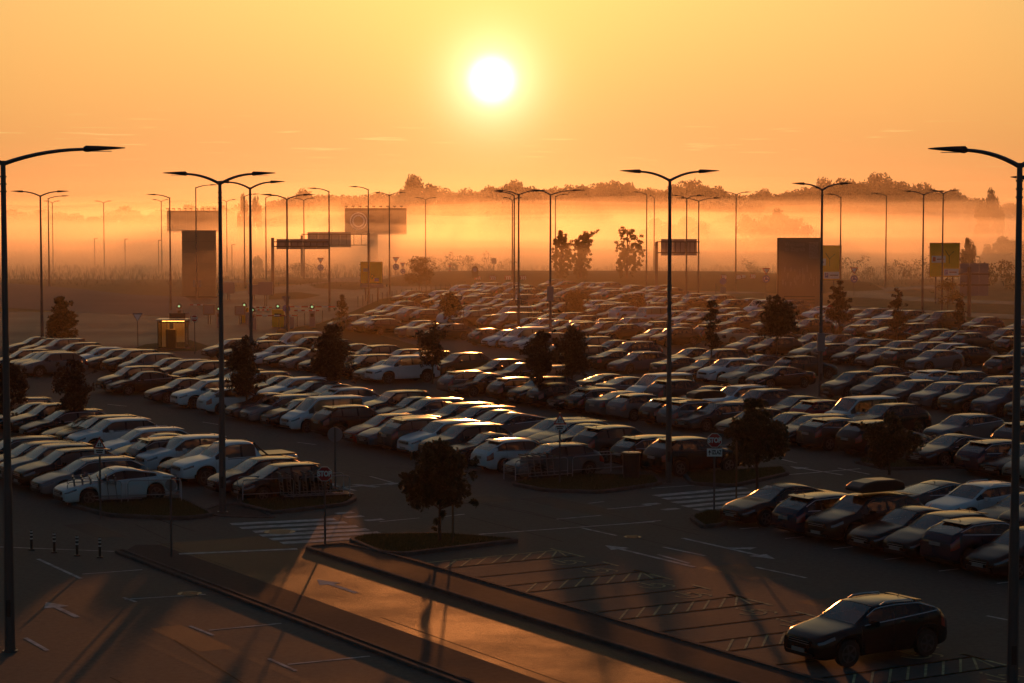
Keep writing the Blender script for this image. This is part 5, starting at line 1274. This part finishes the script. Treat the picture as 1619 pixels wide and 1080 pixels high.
# far rows: stalls filled where the car park reaches
far_px = [(-600, 560), (60, 553), (150, 551), (330, 552), (440, 556), (560, 562), (640, 566), (690, 560), (700, 545), (640, 532), (560, 530), (505, 524), (500, 512), (600, 488), (690, 472), (760, 462), (900, 459), (1000, 463), (1180, 484), (1240, 494),
          (1335, 503), (1420, 513), (1640, 523), (2200, 545), (2600, 800), (-600, 800)]
far_poly = [toUV(*G(*p)) for p in far_px]
def inpoly(p, poly):
    x, y = p; c = False
    for i in range(len(poly)):
        (x1, y1), (x2, y2) = poly[i - 1], poly[i]
        if (y1 > y) != (y2 > y) and x < (x2 - x1) * (y - y1) / (y2 - y1) + x1: c = not c
    return c
TOKS = ['vG', 'vK', 'wK', 'gK', 'sD', 'gW', 'vW', 'kD', 'hW', 'vW', 'sK', 'wS', 'vK', 'wK', 'sG', 'hG', 'gG', 'sG', 'wK', 'vK', 'hS', 'sS', 'gW', 'wG', 'xG', 'hK', 'vS', 'wD', 'sD', 'vD', 'hR', 'sB', 'wB', 'vB', 'cS', 'kW', 'sK', 'wW', 'hG', 'gD', 'cK', 'vN', 'hD', 'sC', 'xS', 'wA', 'vA', 'wD', 'hB', 'gS', 'vD', 'sM']
TREE_UV = [toUV(o.location.x, o.location.y) for o in bpy.data.objects if o.name.startswith('small_tree')]
LAMP_UV = [toUV(o.location.x, o.location.y) for o in lamp_objs]
for (vn, u_lo, u_hi, nm, fill) in FAR_ROWS:
    u = u_lo
    last = None
    while u < u_hi:
        t = rc.choice(TOKS)
        while t == last: t = rc.choice(TOKS)
        last = t; L = SPEC[t[0]][0]; v = vn + L * CS / 2 + rc.uniform(-.1, .3); uu = u + rc.uniform(-.12, .12); u += 2.5
        x, y = UV(uu, v); px_, py_ = pix(x, y, .7)
        if not (-45 < px_ < 1665) or rc.random() > fill or not inpoly((uu, v), far_poly): continue
        if y / x if False else False: continue
        if any(abs(uu - a) < 1.1 and abs(v - b_) < 2.6 for a, b_ in TREE_UV + LAMP_UV): continue
        put(uu, v, t + ('r' if rc.random() < .27 else '') + ('+' if t[0] in 'wv' and rc.random() < .5 else ''), nm)
# keep only cars whose body can show
def car_loc(c): return UV(c[0], c[1])
vis = []
for c in CARS:
    x, y = car_loc(c); px_, py_ = pix(x, y, .8)
    if -70 < px_ < 1690 and py_ < 1150: c.append((x, y, px_, py_)); vis.append(c)
CARS = vis
print('CARS', len(CARS))
by = {}
for c in CARS: by.setdefault(c[6], []).append(c)
for r_ in by.values(): r_.sort(key=lambda c: -c[0])          # left to right in the picture
used = {}
LMK = [(0, 60, 'near the left lamp'), (60, 200, 'below the exit road tree'), (200, 330, 'near the glass booth'), (330, 480, 'by the lamp left of centre'), (480, 620, 'by the wide dark tree'), (620, 760, 'under the sun, left'), (760, 900, 'under the lamp cluster'),
       (900, 1020, 'below the birches'), (1020, 1120, 'by the central lamp'), (1120, 1230, 'left of the welcome board'), (1230, 1340, 'by the boxed lamp'), (1340, 1450, 'by the upright dark tree'), (1450, 1560, 'below the far yellow sign'), (1560, 3000, 'at the right edge')]
def lmk(px_):
    for a, b_, s in LMK:
        if px_ < b_: return s
    return 'at the right edge'
objs_n = 0
def nb(row, k):
    if 0 <= k < len(row): c = row[k]; return PAINT[c[3]][1] + ' ' + KIND[c[2]]
    return None
for rn, row in by.items():
    for k, c in enumerate(row):
        u, v, kd, pt, rev, rail, _, box_, q_, (x, y, px_, py_) = c
        P_ = proto(kd, (2 if kd in 'wg' else 1) if rail else False, q_)
        base = '%s %s' % (PAINT[pt][1], KIND[kd])
        face = 'tail to viewer' if rev else 'nose to viewer'
        R_ = nb(row, k + 1); L_ = nb(row, k - 1)
        cands = []
        if rn == 'empty hatched bays': cands.append('black crossover parked alone on the hatched bays in the right foreground, chrome window line')
        if R_: cands.append('%s, %s, left of %s, %s' % (base, face, R_, rn))
        if L_ and R_: cands.append('%s between %s and %s, %s' % (base, L_, R_, rn))
        cands.append('%s, %s, %s, %s' % (base, face, lmk(px_), rn)); 
        if L_: cands.append('%s, %s, right of %s, %s, %s' % (base, face, L_, rn, lmk(px_)))
        if R_: cands.append('%s left of %s, %s, %s' % (base, R_, rn, lmk(px_)))
        lab = next((l for l in cands if l not in used and len(l.split()) <= 16), cands[-1])
        used[lab] = 1
        lab = ' '.join(lab.split()[:16])
        o = thing(NAME[kd], lab, 'minibus' if kd == 'm' else 'van' if kd == 'k' else 'pickup' if kd == 'p' else 'car', (x, y, ZA), ANG_B + (0 if rev else math.pi) + rc.uniform(-.02, .02), 'parked cars')
        if u in TURN: o.rotation_euler[2] = TURN[u]
        if y < 85 and kd == 'x': k_ = .82
        else: k_ = CS
        o.scale = (k_, k_, k_)
        near = y < 135; mid = y < 200
        col = PAINT[pt][0]; jf = rc.uniform(.85, 1.15); col = tuple(min(.85, q * jf) for q in col)
        items = list(P_['main']) + list(P_['rails'])
        if near: items += P_['extra']
        elif mid: items += [e for e in P_['extra'] if e[0] in ('wing_mirror', 'number_plate', 'grille', 'roof_spoiler')]
        else: items += [e for e in P_['extra'] if e[0] in ('wing_mirror',)]
        for nm, me, par, cl in items:
            q = link(nm, me, o)
            if cl: q.color = (*col, 1)
            else: q.color = (.02, .02, .02, 1)
        for (wx, wy, wz) in P_['wheels']:
            wt = link('wheel', P_['tyre'], o, (wx, wy, wz))
            if mid: link('rim', P_['rim'], wt)
        if box_:
            bx = MB(); Hh = P_['H'] * CS
            pr = [(-1.0, .05), (-.9, .0), (.85, .0), (1.0, .08), (.97, .2), (.7, .34), (.2, .4), (-.6, .38), (-.95, .28)]
            bx.prism(pr, -.40, .40, axis='y'); bo_ = bx.obj('roof_box', M_TRIM, None, loc=(x + .35 * BX[0], y + .35 * BX[1], ZA + Hh + .06)); bo_.rotation_euler[2] = o.rotation_euler[2]
            md = bo_.modifiers.new('b', 'BEVEL'); md.width = .09; md.segments = 3
            tag(bo_, 'black roof box on the %s, %s' % (base, lmk(px_)), 'roof box')

# ================================================================ MIST
def vol(name, d, c, an):
    m = bpy.data.materials.new(name); m.use_nodes = True; t = m.node_tree; t.nodes.remove(t.nodes['Principled BSDF'])
    v = t.nodes.new('ShaderNodeVolumePrincipled'); v.inputs['Density'].default_value = d; v.inputs['Color'].default_value = (*c, 1); v.inputs['Anisotropy'].default_value = an
    t.links.new(v.outputs[0], t.nodes['Material Output'].inputs['Volume']); return m
def fog_bank(name, x0, x1, y0, y1, z0, z1, amp, dens, col, an, seed, label):
    """closed body of mist with a gently uneven top"""
    rs = np.random.RandomState(seed); nx, ny = 40, 30; vs = []; fs = []
    ph = rs.uniform(0, 6.28, (6, 2)); fr = rs.uniform(.012, .05, (6, 2))
    for lay in (0, 1):
        for j in range(ny + 1):
            for i in range(nx + 1):
                x = x0 + (x1 - x0) * i / nx; y = y0 + (y1 - y0) * (j / ny) ** 1.5
                z = z0 if lay == 0 else z1 + amp * sum(math.sin(x * fr[k, 0] + ph[k, 0]) * math.sin(y * fr[k, 1] * .6 + ph[k, 1]) for k in range(6)) / 2.2
                if lay == 1 and FOG_EDGE > 0:
                    q = min(1.0, (y - y0) / FOG_EDGE + .04); z = z0 + (z - z0) * q
                vs.append((x, y, z))
    n = nx + 1; o = n * (ny + 1)
    for j in range(ny):
        for i in range(nx):
            a = j * n + i; fs.append((a, a + n, a + n + 1, a + 1)); fs.append((o + a, o + a + 1, o + a + n + 1, o + a + n))
    for i in range(nx): fs.append((i, i + 1, o + i + 1, o + i)); a = ny * n + i; fs.append((a, o + a, o + a + 1, a + 1))
    for j in range(ny): a = j * n; fs.append((a, o + a, o + a + n, a + n)); a = j * n + nx; fs.append((a, a + n, o + a + n, o + a))
    ob = MB().add(vs, fs).obj(name, vol(name, dens, col, an)); tag(ob, label, 'mist', kind='stuff'); return ob
for k, (y0, z1, amp, d) in enumerate(FOG):
    fog_bank('ground_fog', -700, 700, y0, 1150, -2.2, z1, amp, d, FOG_C if k < 7 else HAZE_C, FOG_G, k + 1, ['low', 'thick middle', 'upper thin', 'high faint', 'near thin', 'higher faint', 'topmost', 'nearest faint', 'faint tall'][k % 9] + ' layer of the ground mist lying over the field')
b = MB(); b.box((0, 3220, 13.0), (5200, 6700, 31.0)); tag(b.obj('haze', vol('haze_air', HAZE_D, HAZE_C, HAZE_G)), 'thin morning haze in the air over the whole car park', 'haze', kind='stuff')
